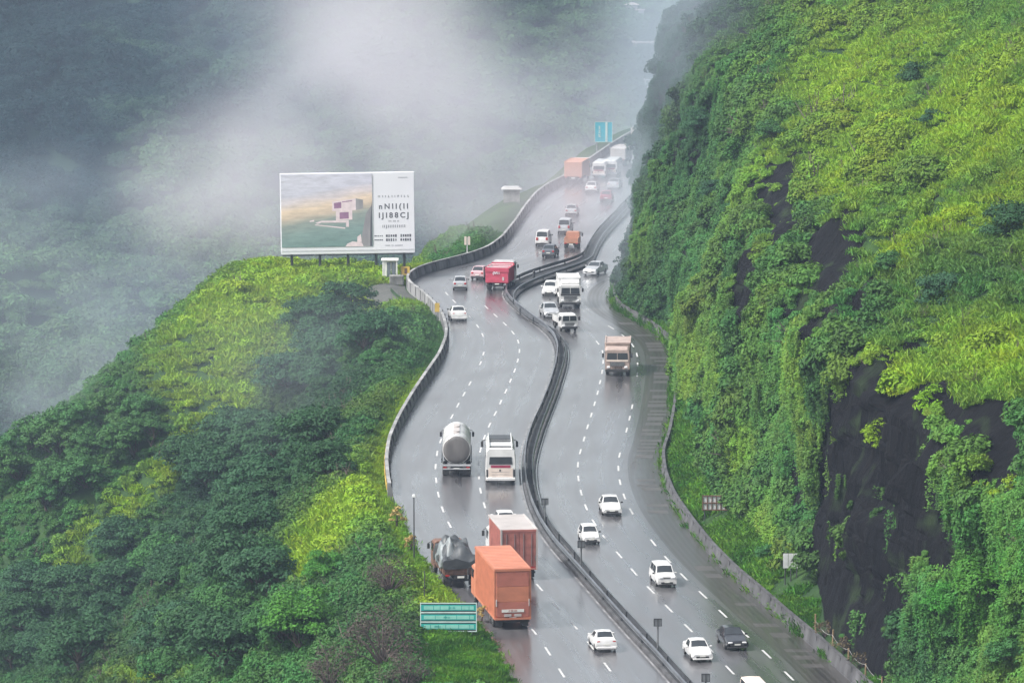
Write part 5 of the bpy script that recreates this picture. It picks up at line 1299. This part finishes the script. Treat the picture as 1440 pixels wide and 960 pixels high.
# ------------------------------------------------------------------ houses far across the valley
def hill_hit(u, v):
    d = ray(u, v); t_ = np.arange(690.0, 2600.0, 1.0); X, Y, Z = d[0] * t_, d[1] * t_, CAMZ + d[2] * t_
    ok = Z <= hh(X, Y); i = int(np.argmax(ok)); return Vector((X[i], Y[i], float(hh(X[i], Y[i]))))
def house(u, v, w, h, d, wm, rm, lab, flat=False):
    t = empty('house', lab, 'house'); p = hill_hit(u, v); t.location = p
    g = MB(); g.box((0, 0, h / 2 - 1), (w, d, h + 2)); g.build('wall', wm, t)
    g = MB()
    if flat: g.box((0, 0, h + .15), (w + .6, d + .6, .3))
    else: g.loft([[(-w / 2 - .4, -d / 2 - .4, h), (w / 2 + .4, -d / 2 - .4, h), (w / 2 + .4, -d / 2 - .3, h + .1), (0.01, 0, h + w * .22), (-.01, 0, h + w * .22), (-w / 2 - .4, -d / 2 - .3, h + .1)], [(-w / 2 - .4, d / 2 + .4, h), (w / 2 + .4, d / 2 + .4, h), (w / 2 + .4, d / 2 + .3, h + .1), (.01, 0.01, h + w * .22), (-.01, .01, h + w * .22), (-w / 2 - .4, d / 2 + .3, h + .1)]])
    g.build('roof', rm, t)
    for q in range(2):
        g = MB(); g.box((-w * .22 + q * w * .44, -d / 2 - .02, h * .55), (w * .2, .06, h * .35)); g.build('window', M['boothd'], t)
M['haze_white'] = mat('haze_dimmed_white', (.34, .34, .34))  # house white dimmed in the paint to stand in for valley haze
house(888, 24, 2.8, 2.8, 3, M['haze_white'], M['rooft'], 'small white house in the haze at the top of the far hillside')
house(900, 30, 1.8, 2.2, 3, M['haze_white'], M['rooft'], 'tiny white hut just below the small white house in the haze', True)
house(905, 74, 5, 2.2, 4, M['rock_grey'], M['rooft'], 'long pale hazy building on the far hillside', True)
house(919, 133, 4.2, 2.8, 4, M['haze_white'], M['haze_white'], 'cream building in the haze beside the upper cliff edge', True)
t = empty('hut', 'pale misty hut left of the far carriageway', 'hut'); t.location = on_edge(P(735, 285).y, 3.2)
g = MB(); g.box((0, 0, .5), (2.2, 2.0, 2.4)); g.build('wall', M['rock_grey'], t); g = MB(); g.box((0, 0, 1.85), (2.8, 2.6, .3), taper=(.7, .7)); g.build('roof', M['haze_white'], t)
# ------------------------------------------------------------------ air, light
SUN_EL, SUN_AZ = 47.0, -112.0      # azimuth from +Y towards +X
def volmat(name, col, dens, aniso=0.0):
    m = bpy.data.materials.new(name); m.use_nodes = True; nt = m.node_tree
    for n in list(nt.nodes): nt.nodes.remove(n)
    out = nt.nodes.new('ShaderNodeOutputMaterial'); pv = nt.nodes.new('ShaderNodeVolumePrincipled')
    pv.inputs['Color'].default_value = (*col, 1); pv.inputs['Density'].default_value = dens; pv.inputs['Anisotropy'].default_value = aniso
    nt.links.new(pv.outputs[0], out.inputs['Volume']); return m, nt, pv
mh_, _, _ = volmat('haze_air', (.58, .72, .96), .00014)
mb = MB(); mb.box((0, 1200, 0), (2400, 3000, 230)); hz_o = mb.build('haze', mh_)
tag(hz_o, 'thin blue haze filling the whole valley', 'haze', kind='stuff')

def fog(name, label, c, r, dens, nsc, lo, hi, seed, rot=0, step=.5, soft=1.0, col=(.77, .74, .81)):
    bm = bmesh.new(); bmesh.ops.create_icosphere(bm, subdivisions=3, radius=1.0); me = bpy.data.meshes.new(name); bm.to_mesh(me); bm.free()
    m, nt, pv = volmat(name + '_air', col, dens)
    tc = nt.nodes.new('ShaderNodeTexCoord'); ln = nt.nodes.new('ShaderNodeVectorMath'); ln.operation = 'LENGTH'
    nt.links.new(tc.outputs['Object'], ln.inputs[0])
    fo = nt.nodes.new('ShaderNodeMapRange'); fo.interpolation_type = 'SMOOTHSTEP'; fo.inputs[1].default_value = .98; fo.inputs[2].default_value = .98 - soft * .9; fo.inputs[3].default_value = 0; fo.inputs[4].default_value = 1
    nt.links.new(ln.outputs['Value'], fo.inputs[0])
    geo = nt.nodes.new('ShaderNodeNewGeometry'); mp = nt.nodes.new('ShaderNodeMapping'); mp.inputs['Location'].default_value = (seed * 3.1, seed * 7.7, seed * 1.3)
    mp.inputs['Scale'].default_value = (1 / nsc, 1 / nsc * .7, 1 / nsc * 1.25)
    nt.links.new(geo.outputs['Position'], mp.inputs['Vector'])
    n = nt.nodes.new('ShaderNodeTexNoise'); n.inputs['Scale'].default_value = 1; n.inputs['Detail'].default_value = 3; n.inputs['Roughness'].default_value = .5
    nt.links.new(mp.outputs[0], n.inputs['Vector'])
    nr = nt.nodes.new('ShaderNodeMapRange'); nr.interpolation_type = 'SMOOTHSTEP'; nr.inputs[1].default_value = lo; nr.inputs[2].default_value = hi; nt.links.new(n.outputs['Fac'], nr.inputs[0])
    a = nt.nodes.new('ShaderNodeMath'); a.operation = 'MULTIPLY'; nt.links.new(fo.outputs[0], a.inputs[0]); nt.links.new(nr.outputs[0], a.inputs[1])
    b = nt.nodes.new('ShaderNodeMath'); b.operation = 'MULTIPLY'; b.inputs[1].default_value = dens; nt.links.new(a.outputs[0], b.inputs[0]); nt.links.new(b.outputs[0], pv.inputs['Density'])
    m.cycles.volume_step_rate = step
    me.materials.append(m); o = link(name, me); o.location = c; o.scale = r; o.rotation_euler = (0, 0, rot)
    tag(o, label, 'fog', kind='stuff'); return o
# FOGS
def Pd(u, v, d):
    r_ = ray(u, v); k = d / r_[1]; return (r_[0] * k, d, CAMZ + r_[2] * k)
fog('fog', 'bright fog bank rolling up behind the billboard', Pd(500, 80, 730), (34, 90, 34), .015, 30, .34, .60, 1, step=.4)
fog('fog', 'pale fog tongue sinking behind the green ridge', Pd(340, 270, 720), (26, 70, 19), .018, 24, .34, .60, 2, step=.4)
fog('fog', 'round fog puff between the billboard and the far road', Pd(630, 200, 740), (24, 80, 22), .015, 24, .34, .62, 9, step=.4)
fog('fog', 'grey mist hanging over the far end of the road', Pd(770, 190, 820), (34, 110, 30), .007, 40, .34, .66, 3)
fog('fog', 'thin blue mist along the left far hillside', Pd(150, 430, 780), (40, 60, 13), .012, 30, .40, .66, 4, col=(.66, .74, .88))
fog('fog', 'mist drifting across the shoulder of the cliff', Pd(1030, 85, 510), (23, 28, 23), .075, 22, .22, .7, 5, col=(.58, .67, .78))
fog('fog', 'thin mist over the ridge and the wooded hollow', Pd(450, 500, 465), (22, 40, 12), .006, 34, .3, .75, 6, col=(.72, .80, .9))
fog('fog', 'mist along the highway under the far cliff', Pd(810, 275, 600), (13, 66, 9), .018, 30, .28, .6, 7)
fog('fog', 'mist pooled against the foot of the far cliff', Pd(915, 320, 508), (9, 22, 15), .045, 18, .22, .7, 10, col=(.60, .68, .76))
fog('fog', 'blue mist veiling the whole far hillside', Pd(560, 150, 930), (150, 170, 56), .0013, 48, .34, .66, 8, step=.6, col=(.52, .70, .96))

fog('fog', 'mist spilling over the green bank left of the far carriageway', Pd(685, 315, 580), (11, 34, 8), .018, 18, .3, .66, 11)
fog('fog', 'thin mist drifting over the left end of the green ridge', Pd(150, 540, 530), (24, 42, 12), .022, 22, .36, .68, 12, col=(.68, .76, .86))
fog('fog', 'pale mist filling the valley at the left edge', Pd(60, 330, 690), (34, 60, 16), .012, 26, .36, .66, 13, col=(.66, .74, .84))
w = bpy.data.worlds.new('World'); S.world = w; w.use_nodes = True; nt = w.node_tree
bg = nt.nodes['Background']; sky = nt.nodes.new('ShaderNodeTexSky'); sky.sky_type = 'NISHITA'; sky.sun_disc = False
sky.sun_elevation = R(SUN_EL); sky.sun_rotation = R(SUN_AZ); sky.air_density = 1.6; sky.dust_density = 5.0; sky.ozone_density = 1.0; sky.altitude = 600
hs = nt.nodes.new('ShaderNodeHueSaturation'); hs.inputs['Saturation'].default_value = .34; nt.links.new(sky.outputs[0], hs.inputs['Color']); nt.links.new(hs.outputs[0], bg.inputs['Color']); bg.inputs['Strength'].default_value = .10
sd = bpy.data.lights.new('sun', 'SUN'); so = bpy.data.objects.new('sun', sd); C.objects.link(so)
sd.energy = 2.9; sd.angle = R(12); sd.color = (1, .96, .9)
dirv = Vector((math.sin(R(SUN_AZ)) * math.cos(R(SUN_EL)), math.cos(R(SUN_AZ)) * math.cos(R(SUN_EL)), math.sin(R(SUN_EL))))
so.rotation_euler = dirv.to_track_quat('Z', 'Y').to_euler(); so.location = (0, 0, 500)
vs = S.view_settings; vs.view_transform = 'Standard'; vs.look = 'None'; vs.exposure = 1.15; vs.gamma = 1; vs.use_curve_mapping = False
S.render.engine = 'CYCLES'
cy = S.cycles; cy.use_denoising = True; cy.max_bounces = 6; cy.diffuse_bounces = 3; cy.glossy_bounces = 3; cy.transmission_bounces = 2; cy.volume_bounces = 2; cy.transparent_max_bounces = 6
cy.use_adaptive_sampling = True; cy.adaptive_threshold = .02; cy.caustics_reflective = False; cy.caustics_refractive = False; cy.sample_clamp_indirect = 6
